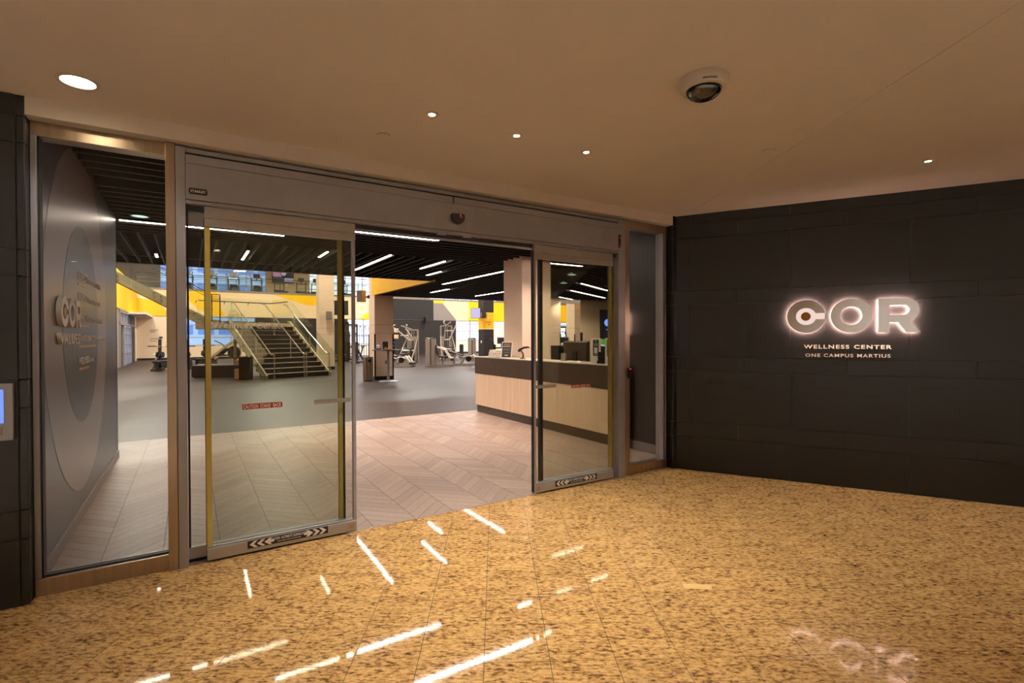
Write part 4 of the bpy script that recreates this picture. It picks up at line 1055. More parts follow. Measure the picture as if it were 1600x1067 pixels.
# outlet on the near column
t = thing('wall_outlet', 'small grey outlet plate low on the beige column behind the table', 'outlet', FM('s', 3.50, 13.682, 0.62))
part('plate', MB().box(-0.045, 0.045, -0.006, 0.0, -0.065, 0.065), M['taupe'], t, bevel=0.002); part('socket', MB().box(-0.02, 0.02, -0.008, -0.004, -0.045, -0.01).box(-0.02, 0.02, -0.008, -0.004, 0.01, 0.045), M['black'], t)

def speaker(P, z, rz, label, m='colpaint', w=0.26, h=0.38, d=0.24, arm=(0, 0.2, 0)):
    t = thing('wall_speaker', label, 'speaker', Matrix.Translation((P.x, P.y, z)) @ Matrix.Rotation(rz, 4, 'Z'))
    part('cabinet', MB().prism([(-w / 2, -d / 2), (w / 2, -d / 2), (w / 2 - 0.04, d / 2), (-w / 2 + 0.04, d / 2)], -h / 2, h / 2), M[m], t, bevel=0.01)
    part('grille', MB().box(-w / 2 + 0.015, w / 2 - 0.015, -d / 2 - 0.008, -d / 2, -h / 2 + 0.015, h / 2 - 0.015), M['taupe' if m != 'black' else 'blackmetal'], t, bevel=0.003)
    part('bracket', MB().bar((0, d / 2 - 0.02, 0), (arm[0], d / 2 + arm[1], arm[2]), 0.03), M['blackmetal'], t)
    part('mount_plate', MB().box(arm[0] - 0.05, arm[0] + 0.05, d / 2 + arm[1] - 0.005, d / 2 + arm[1] + 0.01, arm[2] - 0.06, arm[2] + 0.06), M['blackmetal'], t)
    return t
P = tow('s', 2.62, 13.62); speaker(P, 2.93, SRZ + radians(-60), 'beige speaker on the left face of the column by the yellow fascia', h=0.40, w=0.25, arm=(0, 0.20, 0))
P = tow('s', ua + 0.05, va - 0.52); speaker(P, 2.55, SRZ + radians(-8), 'grey speaker on the beige column behind the staircase', 'shroud', h=0.38, w=0.28, arm=(0, 0.05, 0))
P = tow('s', 15.5, VW - 0.32); speaker(P, 3.10, SRZ, 'black speaker high on the dark far wall above the machines', 'black', h=0.50, w=0.36, d=0.3, arm=(0, 0.12, 0))
P = tow('s', uc - 0.45, vc - 0.60); speaker(P, 2.80, SRZ + radians(-50), 'black speaker on the dark and yellow column', 'black', h=0.36, w=0.26, arm=(0, 0.18, 0))
def tvset(mw, w, h, label, art=None, bracket=0.12):
    t = thing('television', label, 'television', mw)
    part('housing', MB().box(-w / 2, w / 2, 0.0, 0.06, -h / 2, h / 2), M['black'], t, bevel=0.006)
    part('screen', MB().box(-w / 2 + 0.02, w / 2 - 0.02, -0.003, 0.001, -h / 2 + 0.02, h / 2 - 0.02), M['scrdark'] if art is None else M[art], t)
    part('bracket', MB().box(-0.1, 0.1, 0.06, 0.06 + bracket, -0.08, 0.08), M['blackmetal'], t)
    return t
P = at(531, 30.0); t = tvset(Matrix.Translation((P.x, P.y, 3.27)) @ Matrix.Rotation(SRZ + radians(-12), 4, 'Z'), 0.98, 0.86, 'black screen hanging beyond the beige column by the multi-gym')
part('ceiling_pole', MB().cyl((0, 0.1, 0.43), 0.025, HI - 3.7, 10), M['blackmetal'], t)
P = tow('s', uc - 0.72, vc - 0.02); t = tvset(Matrix.Translation((P.x, P.y, 2.93)) @ Matrix.Rotation(SRZ + radians(-58), 4, 'Z'), 0.66, 0.62, 'slim lit screen beside the dark and yellow column', 'scrlil', 0.26)

# video wall in the lounge
t = thing('video_wall', 'upper dark video screen with glowing blue rings on the lounge wall', 'screen', DW @ Matrix.Translation((0.78, -0.06, 2.02)))
part('housing', MB().box(0, 2.0, 0.0, 0.06, -0.6, 0.6), M['black'], t); part('screen', MB().box(0.02, 1.98, -0.004, 0.0, -0.58, 0.58), M['scrdark'], t)
for x in (0.30, 0.66, 1.02): part('ring', MB().lathe([(0.085, -0.012), (0.155, -0.012), (0.155, -0.005), (0.085, -0.005), (0.085, -0.012)], (x + 0.03, 0, 0.06), 24, 'y'), M['scrblue'], t)
part('glow_line', MB().box(0.25, 1.2, -0.01, -0.004, -0.24, -0.21).box(0.45, 1.0, -0.01, -0.004, 0.50, 0.54), M['scrblue'], t)
t = thing('video_wall', 'lower colourful video screen under the blue rings on the lounge wall', 'screen', DW @ Matrix.Translation((0.78, -0.06, 1.10)))
part('housing', MB().box(0, 2.0, 0.0, 0.06, -0.31, 0.31), M['black'], t); part('screen', MB().box(0.02, 1.98, -0.004, 0.0, -0.30, 0.30), M['scryel'], t)
part('screen_art', MB().lathe([(0, -0.012), (0.13, -0.012), (0.13, -0.005)], (0.16, 0, 0.17), 20, 'y'), M['scrgrn'], t)
part('screen_art', MB().vprism([(0.10, 0.10), (0.36, 0.12), (0.28, -0.15), (0.2, -0.05)], -0.011, -0.004), M['scrlil'], t)
part('screen_art', MB().box(0.45, 0.95, -0.011, -0.004, -0.2, 0.28), M['scrlil'], t)
part('screen_art', MB().box(0.50, 0.60, -0.013, -0.011, 0.05, 0.22).box(0.66, 0.78, -0.013, -0.011, -0.1, 0.12), M['scrpink'], t)
# back cabinet and tall post in the lounge
P = at(880, 14.5); t = thing('media_cabinet', 'black cabinet block behind the reception monitors', 'cabinet', Matrix.Translation((P.x, P.y, 0)) @ Matrix.Rotation(radians(2), 4, 'Z'))
part('body', MB().box(-0.36, 0.36, 0, 0.5, 0, 1.22), M['blackmetal'], t, bevel=0.005); part('top', MB().box(-0.38, 0.38, -0.02, 0.52, 1.22, 1.25), M['black'], t); part('door', MB().box(-0.33, 0.33, -0.015, 0, 0.08, 1.16), M['black'], t)
P = at(908.5, 17.0); t = thing('floor_post', 'slim black post standing beside the beige lounge column', 'post', Matrix.Translation((P.x, P.y, 0)))
part('pole', MB().box(-0.04, 0.04, -0.03, 0.03, 0.02, 1.65), M['black'], t); part('foot', MB().box(-0.16, 0.16, -0.16, 0.16, 0, 0.02), M['black'], t)

# ================================================================== STANDING TABLE AND BIN
TP = Vector((-4.2347, 17.30, 0)); TM = Matrix.Translation(TP) @ Matrix.Rotation(SRZ - radians(26), 4, 'Z')
t = thing('standing_table', 'high table with thin top on a steel pole before the beige column', 'table', TM)
part('table_base', MB().lathe([(0, 0), (0.335, 0), (0.335, 0.012), (0.30, 0.022), (0.05, 0.035), (0, 0.035)], (0, 0, 0), 40), M['alu'], t, True)
part('pole', MB().cyl((0, 0, 0.03), 0.045, 1.03, 20), M['alu'], t, True)
part('table_top', MB().box(-0.50, 0.50, -0.32, 0.32, 1.062, 1.088), M['taupe'], t, bevel=0.006)
part('top_support', MB().box(-0.2, 0.2, -0.03, 0.03, 1.045, 1.062).box(-0.03, 0.03, -0.2, 0.2, 1.045, 1.062), M['black'], t)
part('edge_band', MB().box(-0.502, 0.502, -0.322, 0.322, 1.064, 1.078), M['black'], t)
z = 1.0885
t = thing('tissue_box', 'blue box with white tissue on the left of the high table', 'tissue box', TM @ Matrix.Translation((-0.33, -0.02, z)))
part('box', MB().box(-0.11, 0.11, -0.06, 0.06, 0, 0.055), M['bluebox'], t, bevel=0.003); part('tissue', MB().lathe([(0.05, 0.055), (0.03, 0.09), (0.06, 0.13), (0.02, 0.16), (0.0, 0.15)], (0, 0, 0), 7), M['paper'], t)
t = thing('framed_notice', 'black framed notice standing on the high table', 'sign', TM @ Matrix.Translation((-0.10, 0.06, z)))
part('frame', MB().box(-0.09, 0.09, 0, 0.02, 0, 0.27), M['black'], t, bevel=0.003); part('sheet', MB().box(-0.07, 0.07, -0.002, 0.0, 0.02, 0.25), M['sigface'], t); part('picture', MB().box(-0.05, 0.05, -0.004, -0.002, 0.10, 0.20), M['darklam'], t); part('print_line', MB().box(-0.05, 0.05, -0.004, -0.002, 0.04, 0.05).box(-0.05, 0.05, -0.004, -0.002, 0.06, 0.07), M['cream'], t); part('easel_foot', MB().bar((0, 0.02, 0.2), (0, 0.09, 0.004), 0.03, 0.004), M['black'], t)
t = thing('orange_dish', 'flat orange dish lying on the high table', 'dish', TM @ Matrix.Translation((0.03, -0.12, z)))
part('dish', MB().lathe([(0, 0), (0.10, 0), (0.125, 0.035), (0.118, 0.036), (0.095, 0.01), (0, 0.01)], (0, 0, 0), 24), M['orange'], t, True); part('contents', MB().lathe([(0, 0.012), (0.08, 0.012), (0.05, 0.03), (0.02, 0.05), (0, 0.05)], (0, 0, 0), 9), M['orange'], t)
t = thing('water_bottle', 'clear water bottle standing at the right of the high table', 'bottle', TM @ Matrix.Translation((0.20, -0.02, z)))
part('bottle', MB().lathe([(0, 0), (0.045, 0), (0.048, 0.01), (0.048, 0.09), (0.044, 0.10), (0.048, 0.11), (0.048, 0.17), (0.03, 0.21), (0.016, 0.225), (0.016, 0.24), (0, 0.24)], (0, 0, 0), 20), M['water'], t, True); part('cap', MB().cyl((0, 0, 0.24), 0.018, 0.02, 14), M['paper'], t); part('bottle_wrap', MB().lathe([(0.0485, 0.10), (0.0495, 0.105), (0.0495, 0.15), (0.0485, 0.155)], (0, 0, 0), 20), M['bluebox'], t, True)
P = at(575, 17.55); bn = thing('waste_bin', 'ribbed steel waste bin left of the beige column', 'waste bin', Matrix.Translation(P) @ Matrix.Rotation(SRZ, 4, 'Z'))
part('body', MB().lathe([(0, 0.02), (0.165, 0.02), (0.165, 0.80), (0, 0.80)], (0, 0, 0), 30), M['steel'], bn, True)
for k in range(16):
    a = 2 * pi * k / 16; part('rib', MB().box(-0.006, 0.006, -0.006, 0.006, 0.05, 0.78), M['steel'], bn, loc=(0.168 * cos(a), 0.168 * sin(a), 0), rot=(0, 0, a))
part('rim', MB().lathe([(0.172, 0.79), (0.172, 0.83), (0.150, 0.835), (0.150, 0.80)], (0, 0, 0), 30), M['alu'], bn, True); part('opening', MB().cyl((0, 0, 0.812), 0.11, 0.012, 24), M['black'], bn); part('round_badge', MB().lathe([(0, -0.176), (0.055, -0.176), (0.055, -0.16)], (0.0, 0, 0.70), 20, 'y'), M['darklam'], bn)
part('foot_ring', MB().lathe([(0.17, 0), (0.17, 0.025), (0.1, 0.025)], (0, 0, 0), 30), M['black'], bn, True)

# ================================================================== STAIRCASE
RI = 0.181; RU = 0.29; NW = 2.42; NR = 12; LZ = NR * RI; B1 = (NR - 1) * RU
st = thing('staircase', 'dark wide staircase with glass sides rising to a landing and turning left', 'staircase', FM('st'))
for i in range(NR - 1):
    part('step', MB().box(0, NW, i * RU, (i + 1) * RU + 0.03, max(0, i * RI - 0.12), (i + 1) * RI - 0.02), M['stair'], st)
    part('nosing', MB().box(0, NW, i * RU - 0.025, (i + 1) * RU, (i + 1) * RI - 0.02, (i + 1) * RI), M['nosing'], st)
sl = RI / RU
for x0, x1 in ((-0.06, -0.01), (NW + 0.01, NW + 0.06)):
    part('stringer', MB().xprism([(-0.10, 0.0), (0.12, 0.0), (B1 + 0.2, LZ - 0.28), (B1 + 0.2, LZ + 0.06), (B1, LZ + 0.06), (-0.10, 0.13)], x0, x1), M['stringer'], st)
for x in (-0.11, NW + 0.10):
    for k in range(3):
        b0 = -0.25 + k * 1.15; b1 = b0 + 1.13
        part('glass_panel', MB().xprism([(b0, max(0.0, b0 * sl + 0.0)), (b1, b1 * sl), (b1, b1 * sl + 1.12), (b0, b0 * sl + 1.12)], x, x + 0.012), M['glassrail'], st)
        for bb in (b0 + 0.25, b1 - 0.25):
            part('glass_clip', MB().box(x - 0.03, x + 0.05, bb - 0.04, bb + 0.04, bb * sl + 0.06, bb * sl + 0.12), M['stainless'], st)
def handrail(x, b0=-0.05, b1=B1 + 0.05, posts=(), h=0.92, loop=True):
    part('handrail', MB().tube([(x, b0 - 0.25, b0 * sl + h), (x, b0, b0 * sl + h), (x, b1, b1 * sl + h), (x, b1 + 0.2, b1 * sl + h)], 0.024, 8), M['stainless'], st, True)
    for b, z0 in posts: part('rail_post', MB().tube([(x, b, z0), (x, b, max(b, b0) * sl + h)], 0.020, 8), M['stainless'], st, True)
handrail(0.14, posts=((-0.28, 0.0), (1.2, 0.85), (2.5, 1.6)))
handrail(1.36, posts=((-0.28, 0.0), (-0.10, 0.0), (0.95, 0.72), (2.35, 1.6)))
handrail(NW - 0.12, posts=((-0.28, 0.0), (1.2, 0.85), (2.5, 1.6)))
# landing
LA0, LA1, LB0, LB1 = -0.62, NW + 0.1, B1, B1 + 2.0
part('landing', MB().box(LA0, LA1, LB0, LB1, LZ - 0.30, LZ - 0.03), M['stringer'], st)
part('landing_floor', MB().box(LA0, LA1, LB0, LB1, LZ - 0.03, LZ), M['stair'], st)
part('landing_post', MB().cyl((0.40, LB0 + 0.6, 0), 0.055, LZ - 0.3, 14), M['stringer'], st)
for k in range(4):
    x0 = LA0 + 0.05 + k * 0.77; part('glass_panel', MB().box(x0, x0 + 0.755, LB1 - 0.02, LB1 - 0.008, LZ - 0.1, LZ + 1.07), M['glassrail'], st)
for k in range(2):
    y0 = LB0 + 0.05 + k * 0.97; part('glass_panel', MB().box(LA1 + 0.0, LA1 + 0.012, y0, y0 + 0.95, LZ - 0.1, LZ + 1.07), M['glassrail'], st)
part('handrail', MB().tube([(LA0 + 0.1, LB1 - 0.08, LZ + 0.92), (LA1 - 0.08, LB1 - 0.08, LZ + 0.92), (LA1 - 0.08, LB0 + 0.2, LZ + 0.92)], 0.022, 8), M['blackmetal'], st, True)
for x in (-0.6, 0.5, 1.5): part('rail_bracket', MB().tube([(x, LB1 - 0.01, LZ + 0.80), (x, LB1 - 0.08, LZ + 0.92)], 0.015, 6), M['blackmetal'], st)
# upper flight, turning towards the left gallery
Lp = tow('st', LA0 + 0.04, LB0 + 0.36); lu, lv = tos(Lp.x, Lp.y)
f2 = thing('upper_stair_flight', 'upper stair flight with tan bolted stringer rising left to the gallery', 'staircase', FM('s', lu, lv, 0, pi))
R2 = 0.178; U2 = 0.305; N2 = 16; s2 = R2 / U2; L2 = U2 * N2
for y0, y1 in ((-0.06, 0.0), (-1.46, -1.40)):
    part('stringer', MB().vprism([(-0.35, LZ - 0.30), (0.05, LZ - 0.30), (L2, LZ + L2 * s2 - 0.33), (L2, LZ + L2 * s2 + 0.05), (0.0, LZ + 0.06), (-0.35, LZ + 0.06)], y0, y1), M['stringer'], f2)
for i in range(N2):
    part('tread', MB().box(i * U2, (i + 1) * U2 + 0.03, -1.40, -0.06, LZ + (i + 1) * R2 - 0.23, LZ + (i + 1) * R2 - 0.18), M['stair'], f2)
for k in range(4):
    x = 0.35 + k * 1.3
    for dx in (0, 0.22):
        for dz in (-0.05, -0.20): part('glass_bolt', MB().cyl((x + dx, 0.0, LZ + (x + dx) * s2 + dz), 0.030, 0.03, 10, 'y'), M['stainless'], f2)
for k in range(4):
    a = k * 1.28; part('glass_panel', MB().vprism([(a, LZ + a * s2 - 0.22), (a + 1.25, LZ + (a + 1.25) * s2 - 0.22), (a + 1.25, LZ + (a + 1.25) * s2 + 1.05), (a, LZ + a * s2 + 1.05)], 0.03, 0.042), M['glassrail'], f2)
for h in (0.88, 0.97, 1.06):
    part('handrail', MB().tube([(-0.30, 0.09, LZ + h), (0.0, 0.09, LZ + h), (L2, 0.09, LZ + L2 * s2 + h)], 0.018 if h > 1.0 else 0.012, 6), M['blackmetal'], f2, True)
for x in (-0.30, -0.02): part('rail_post', MB().cyl((x, 0.09, LZ), 0.02, 1.06, 8), M['blackmetal'], f2)
M2 = st.matrix_world.inverted() @ f2.matrix_world
for c in list(f2.children):
    c.parent = st; c.matrix_local = M2
bpy.data.objects.remove(f2, do_unlink=True)
g = struct('floor_gallery', MB().box(-3.5, 0, -1.6, 0.1, LZ + N2 * R2 - 0.2, LZ + N2 * R2), M['stringer'], FM('s', lu - L2 + 0.0, lv, 0) )
# balcony glass railing along the far edge
br = thing('balcony_railing', 'glass railing with dark rails along the balcony edge over the yellow band', 'railing', FM('s', 0, VW - 0.02, 5.0))
for k in range(30):
    x0 = -5.4 + k * 1.5
    part('glass_panel', MB().box(x0, x0 + 1.48, 0.0, 0.012, 0.0, 1.07), M['glassrail'], br)
for z in (1.0,): part('handrail', MB().tube([(-5.5, 0.08, z), (39.9, 0.08, z)], 0.022, 6), M['blackmetal'], br, True)
for z in (0.42, 0.72): part('mid_rail', MB().tube([(-5.5, 0.05, z), (39.9, 0.05, z)], 0.010, 6), M['stainless'], br, True)
for k in range(16): part('rail_post', MB().box(-5.5 + k * 3.0 - 0.02, -5.5 + k * 3.0 + 0.02, 0.03, 0.07, 0, 1.0), M['blackmetal'], br)
# low platform and end block beside the stairs
P = at(341, 19.2)
t = thing('low_platform', 'long dark grey exercise platform to the left of the stair foot', 'platform', Matrix.Translation((P.x, P.y, 0)) @ Matrix.Rotation(radians(12), 4, 'Z'))
part('body', MB().box(-0.93, 0.86, 0, 0.9, 0.03, 0.45), M['charcoal'], t, bevel=0.01); part('top_mat', MB().box(-0.91, 0.84, 0.03, 0.87, 0.45, 0.48), M['taupe'], t, bevel=0.006); part('kick', MB().box(-0.88, 0.80, 0.05, 0.85, 0, 0.03), M['black'], t)
P = at(381, 18.1)
t = thing('end_block', 'dark box with pale end boards between the platform and the stair glass', 'box', Matrix.Translation((P.x, P.y, 0)) @ Matrix.Rotation(radians(8), 4, 'Z'))
part('body', MB().box(-0.18, 0.20, 0, 0.3, 0, 0.82), M['black'], t, bevel=0.004)
for z0, z1 in ((0.03, 0.40), (0.52, 0.72)): part('pale_board', MB().box(-0.32, -0.18, -0.01, 0.3, z0, z1), M['peach'], t)
part('end_post', MB().box(-0.34, -0.32, 0, 0.3, 0, 0.82), M['charcoal'], t)

# ================================================================== GYM MACHINES
def MW(px, Y, rz, z=0): P = at(px, Y); return Matrix.Translation((P.x, P.y, z)) @ Matrix.Rotation(radians(rz), 4, 'Z')
def plate_set(par, x, y, z, n=2, r=0.2, side=1):
    for k in range(n): part('weight_plate', MB().lathe([(0.02, 0), (r, 0), (r, 0.035), (0.02, 0.035)], (x + side * (0.05 + k * 0.045), y, z), 18, 'x'), M['plate'], par, True)
def bench_rack(mw, label, wide=0.6, bar=1.1):
    t = thing('bench_rack', label, 'weight rack', mw)
    for s in (-1, 1):
        part('upright', MB().bar((s * wide, 0, 0), (s * wide, 0.06, 1.45), 0.09, 0.11), M['blackmetal'], t)
        part('foot', MB().box(s * wide - 0.05, s * wide + 0.05, -0.55, 0.35, 0, 0.07), M['blackmetal'], t)
        part('brace', MB().bar((s * wide, -0.45, 0.07), (s * wide, 0.03, 0.75), 0.06), M['blackmetal'], t)
        part('peg', MB().tube([(s * wide - 0.25, 0.03, 0.30), (s * wide + 0.25, 0.03, 0.30)], 0.018, 8).tube([(s * wide - 0.28, 0.03, 0.72), (s * wide + 0.28, 0.03, 0.72)], 0.018, 8), M['stainless'], t)
        for q in (-1, 1): plate_set(t, s * wide + q * 0.02, 0.03, 0.32, 3, 0.22, q); plate_set(t, s * wide + q * 0.02, 0.03, 0.72, 2, 0.14, q)
        part('hook', MB().box(s * wide - 0.03, s * wide + 0.03, -0.10, 0.02, 1.06, 1.10), M['steel'], t)
    part('cross_member', MB().box(-wide, wide, 0.02, 0.10, 0.10, 0.18), M['blackmetal'], t)
    part('bench_pad', MB().box(-0.14, 0.14, -1.25, -0.05, 0.40, 0.48), M['pad'], t, bevel=0.02); part('bench_leg', MB().box(-0.04, 0.04, -1.15, -1.05, 0, 0.4).box(-0.04, 0.04, -0.3, -0.2, 0.0, 0.4).box(-0.25, 0.25, -1.16, -1.06, 0, 0.05), M['blackmetal'], t)
    b = thing('barbell', 'long steel barbell on the ' + label.split(' rack ')[0] + ' rack ' + ('left of the steel mullion' if 'mullion' in label else 'seen end-on by the jamb'), 'barbell', mw @ Matrix.Translation((0, -0.04, 1.125)))
    part('bar', MB().tube([(-bar, 0, 0), (bar, 0, 0)], 0.016, 10), M['steel'], b, True)
    for s in (-1, 1): part('sleeve', MB().tube([(s * (bar - 0.38), 0, 0), (s * bar, 0, 0)], 0.026, 10), M['blackmetal'], b, True)
    return t
bench_rack(MW(269, 24.0, 2), 'black bench rack left of the steel mullion by the beige wall')
bench_rack(MW(303, 25.5, 68), 'black bench rack seen end-on just right of the door jamb')

def shroud_machine(mw, label, h=1.45, two=False, seat=True, col='shroud', side=1):
    t = thing('weight_machine', label, 'weight machine', mw)
    part('shroud', MB().prism([(-0.26, -0.12), (0.0, -0.20), (0.0, 0.20), (-0.26, 0.12)], 0.05, h - 0.02), M[col], t, bevel=0.03)
    part('shroud', MB().prism([(0.04, -0.2), (0.26, -0.12), (0.26, 0.12), (0.04, 0.2)], 0.05, h - 0.06), M[col], t, bevel=0.03)
    part('weight_stack', MB().box(0.0, 0.04, -0.12, 0.12, 0.08, h - 0.15), M['plate'], t)
    part('cap', MB().box(-0.25, 0.25, -0.15, 0.15, h - 0.06, h), M['blackmetal'], t, bevel=0.02)
    part('base_frame', MB().box(-0.30, 0.30, -0.22, 0.22, 0, 0.06).box(0.2 * side, 1.25 * side, -0.05, 0.05, 0.03, 0.10).box(1.0 * side - 0.04, 1.0 * side + 0.04, -0.35, 0.35, 0.0, 0.05), M['mach'], t)
    if seat:
        part('seat', MB().box(0.62 * side - 0.22, 0.62 * side + 0.22, -0.2, 0.2, 0.46, 0.54), M['pad'], t, bevel=0.03)
        part('back_pad', MB().bar((0.40 * side, 0, 0.56), (0.30 * side, 0, 1.10), 0.34, 0.08, up=(1, 0, 0)), M['pad'], t, bevel=0.03)
        part('seat_post', MB().bar((0.62 * side, 0, 0.05), (0.58 * side, 0, 0.46), 0.08), M['mach'], t)
        for q in (0.28, -0.28): part('lever_arm', MB().tube([(0.35 * side, q, 1.0), (0.75 * side, q, 0.85), (1.0 * side, q, 0.45), (1.15 * side, q, 0.42)], 0.03, 8), M['machw'], t, True)
        part('roller_pad', MB().tube([(1.12 * side, -0.3, 0.36), (1.12 * side, 0.3, 0.36)], 0.07, 12), M['pad'], t, True)
        part('knob', MB().lathe([(0, -0.03), (0.03, -0.02), (0.03, 0.02), (0, 0.03)], (0.55 * side, -0.24, 0.40), 10), M['yellow2'], t, label='yellow knob')
    return t
def pulldown(mw, label, h=2.45):
    t = thing('pulldown_machine', label, 'weight machine', mw)
    fr = MB()
    for x in (-0.38, 0.38): fr.bar((x, 0.25, 0), (x, 0.25, h - 0.35), 0.08)
    fr.bar((-0.38, 0.25, h - 0.35), (0.38, 0.25, h - 0.35), 0.08).bar((0, 0.25, h - 0.35), (0, -0.75, h - 0.12), 0.08).box(-0.45, 0.45, 0.2, 0.3, 0, 0.06).box(-0.05, 0.05, -1.0, 0.25, 0, 0.06).box(-0.4, 0.4, -1.02, -0.92, 0, 0.06)
    part('frame', fr, M['mach'], t)
    part('press_arm', MB().bar((-0.20, 0.1, 1.35), (-0.36, -0.85, h - 0.30), 0.06).bar((0.20, 0.1, 1.35), (0.36, -0.85, h - 0.30), 0.06).bar((-0.20, 0.1, 1.35), (0.20, 0.1, 1.35), 0.06).bar((-0.3, -0.5, h - 0.68), (0.3, -0.5, h - 0.68), 0.05), M['machw'], t)
    for s in (-1, 1): part('handle', MB().tube([(s * 0.36, -0.85, h - 0.30), (s * 0.50, -0.95, h - 0.22), (s * 0.52, -0.92, h - 0.10), (s * 0.42, -0.86, h - 0.05)], 0.028, 8), M['machw'], t, True)
    part('weight_stack', MB().box(-0.15, 0.15, 0.18, 0.32, 0.08, 0.85), M['plate'], t); part('guide_rod', MB().cyl((-0.08, 0.25, 0.8), 0.012, h - 1.2, 8).cyl((0.08, 0.25, 0.8), 0.012, h - 1.2, 8), M['stainless'], t)
    part('weight_shroud', MB().box(-0.34, -0.20, 0.12, 0.36, 0.05, 1.55).box(0.20, 0.34, 0.12, 0.36, 0.05, 1.55), M['shroud'], t, bevel=0.02)
    part('seat', MB().box(-0.2, 0.2, -0.75, -0.35, 0.46, 0.55), M['pad'], t, bevel=0.03); part('seat_post', MB().bar((0, -0.55, 0.05), (0, -0.55, 0.46), 0.08), M['mach'], t)
    part('thigh_pad', MB().tube([(-0.32, -0.25, 0.78), (0.32, -0.25, 0.78)], 0.08, 12), M['pad'], t, True); part('pad_post', MB().bar((0, -0.2, 0.05), (0, -0.25, 0.78), 0.06), M['mach'], t)
    part('side_leg', MB().tube([(-0.5, -0.6, 0.0), (-0.46, -0.1, 0.9), (-0.38, 0.25, 1.6)], 0.04, 8).tube([(0.5, -0.6, 0.0), (0.46, -0.1, 0.9), (0.38, 0.25, 1.6)], 0.04, 8), M['mach'], t, True)
    part('cross_rail', MB().tube([(-0.46, -0.15, 0.85), (-0.2, -0.5, 0.72), (0.46, -0.15, 0.72)], 0.035, 8), M['machw'], t, True)
    return t
def cable_frame(mw, label, w=1.2, h=2.46, d=0.8):
    t = thing('cable_machine', label, 'weight machine', mw)
    for x in (-w / 2, w / 2):
        for y in (0, d): part('upright', MB().box(x - 0.05, x + 0.05, y - 0.05, y + 0.05, 0, h), M['blackmetal'], t)
        part('weight_stack', MB().box(x - 0.1, x + 0.1, d / 2 - 0.1, d / 2 + 0.1, 0.1, 1.2), M['plate'], t); part('guide_rod', MB().cyl((x - 0.05, d / 2, 1.2), 0.012, h - 1.3, 6).cyl((x + 0.05, d / 2, 1.2), 0.012, h - 1.3, 6), M['stainless'], t)
    part('top_beam', MB().box(-w / 2, w / 2, -0.05, 0.05, h - 0.1, h).box(-w / 2, w / 2, d - 0.05, d + 0.05, h - 0.1, h).box(-w / 2 - .05, -w / 2 + 0.05, 0, d, h - 0.1, h).box(w / 2 - 0.05, w / 2 + 0.05, 0, d, h - 0.1, h), M['blackmetal'], t)
    part('base_beam', MB().box(-w / 2, w / 2, d - 0.05, d + 0.05, 0, 0.08).box(-w / 2 - .05, -w / 2 + 0.05, 0, d, 0, 0.08).box(w / 2 - 0.05, w / 2 + 0.05, 0, d, 0, 0.08), M['blackmetal'], t)
    for x, z in ((-0.3, 2.1), (-0.1, 1.6), (0.15, 1.3), (0.35, 1.75), (-0.35, 1.1), (0.05, 0.9), (0.3, 0.85)):
        part('pulley', MB().cyl((x * w, -0.06, z), 0.07, 0.04, 12, 'y'), M['pad'], t, True)
    part('cable', MB().tube([(-0.3 * w, -0.04, 2.1), (-0.1 * w, -0.04, 1.6), (-0.35 * w, -0.04, 1.1)], 0.008, 5).tube([(0.35 * w, -0.04, 1.75), (0.15 * w, -0.04, 1.3), (0.3 * w, -0.04, 0.85)], 0.008, 5), M['dark'], t)
    part('handle', MB().tube([(0.0, -0.1, 1.4), (0.0, -0.14, 1.3), (0.1, -0.14, 1.3), (0.1, -0.1, 1.4)], 0.015, 6), M['machw'], t, True)
    part('step_bar', MB().box(-0.1, -0.02, 0.1, 0.2, 0.1, 1.9).box(-0.3, 0.3, 0.1, 0.2, 0.4, 0.46), M['stainless'], t)
    return t
def leg_machine(mw, label, s=1):
    t = thing('leg_machine', label, 'weight machine', mw)
    part('base_frame', MB().box(-0.75, 0.75, -0.28, -0.2, 0, 0.07).box(-0.75, 0.75, 0.2, 0.28, 0, 0.07).box(-0.7, -0.62, -0.28, 0.28, 0, 0.07).box(0.6, 0.7, -0.28, 0.28, 0, 0.07), M['mach'], t)
    for y in (-0.23, 0.23):
        part('side_tube', MB().tube([(-0.62, y, 0.06), (-0.70, y, 0.35), (-0.45, y, 0.58), (-0.10, y, 0.42), (0.25, y, 0.50), (0.55, y, 0.38), (0.66, y, 0.06)], 0.035, 8), M['mach'], t, True)
        part('brace', MB().bar((-0.25, y, 0.05), (0.0, y, 0.44), 0.06), M['mach'], t)
    part('seat_pad', MB().bar((-1.0, 0, 0.78), (-0.15, 0, 0.52), 0.42, 0.08), M['pad'], t, bevel=0.03)
    part('support_column', MB().bar((-0.6, 0, 0.05), (-0.7, 0, 0.62), 0.1), M['mach'], t)
    part('swing_arm', MB().tube([(0.1, 0.15, 0.3), (0.45, 0.15, 0.55), (0.75, 0.15, 0.15)], 0.04, 8).tube([(0.1, -0.15, 0.3), (0.45, -0.15, 0.55), (0.75, -0.15, 0.15)], 0.04, 8), M['machw'], t, True)
    part('roller_pad', MB().tube([(0.75, -0.28, 0.18), (0.75, 0.28, 0.18)], 0.07, 12), M['pad'], t, True); part('cam', MB().cyl((0.2, -0.19, 0.35), 0.16, 0.04, 16, 'y'), M['black'], t)
    return t
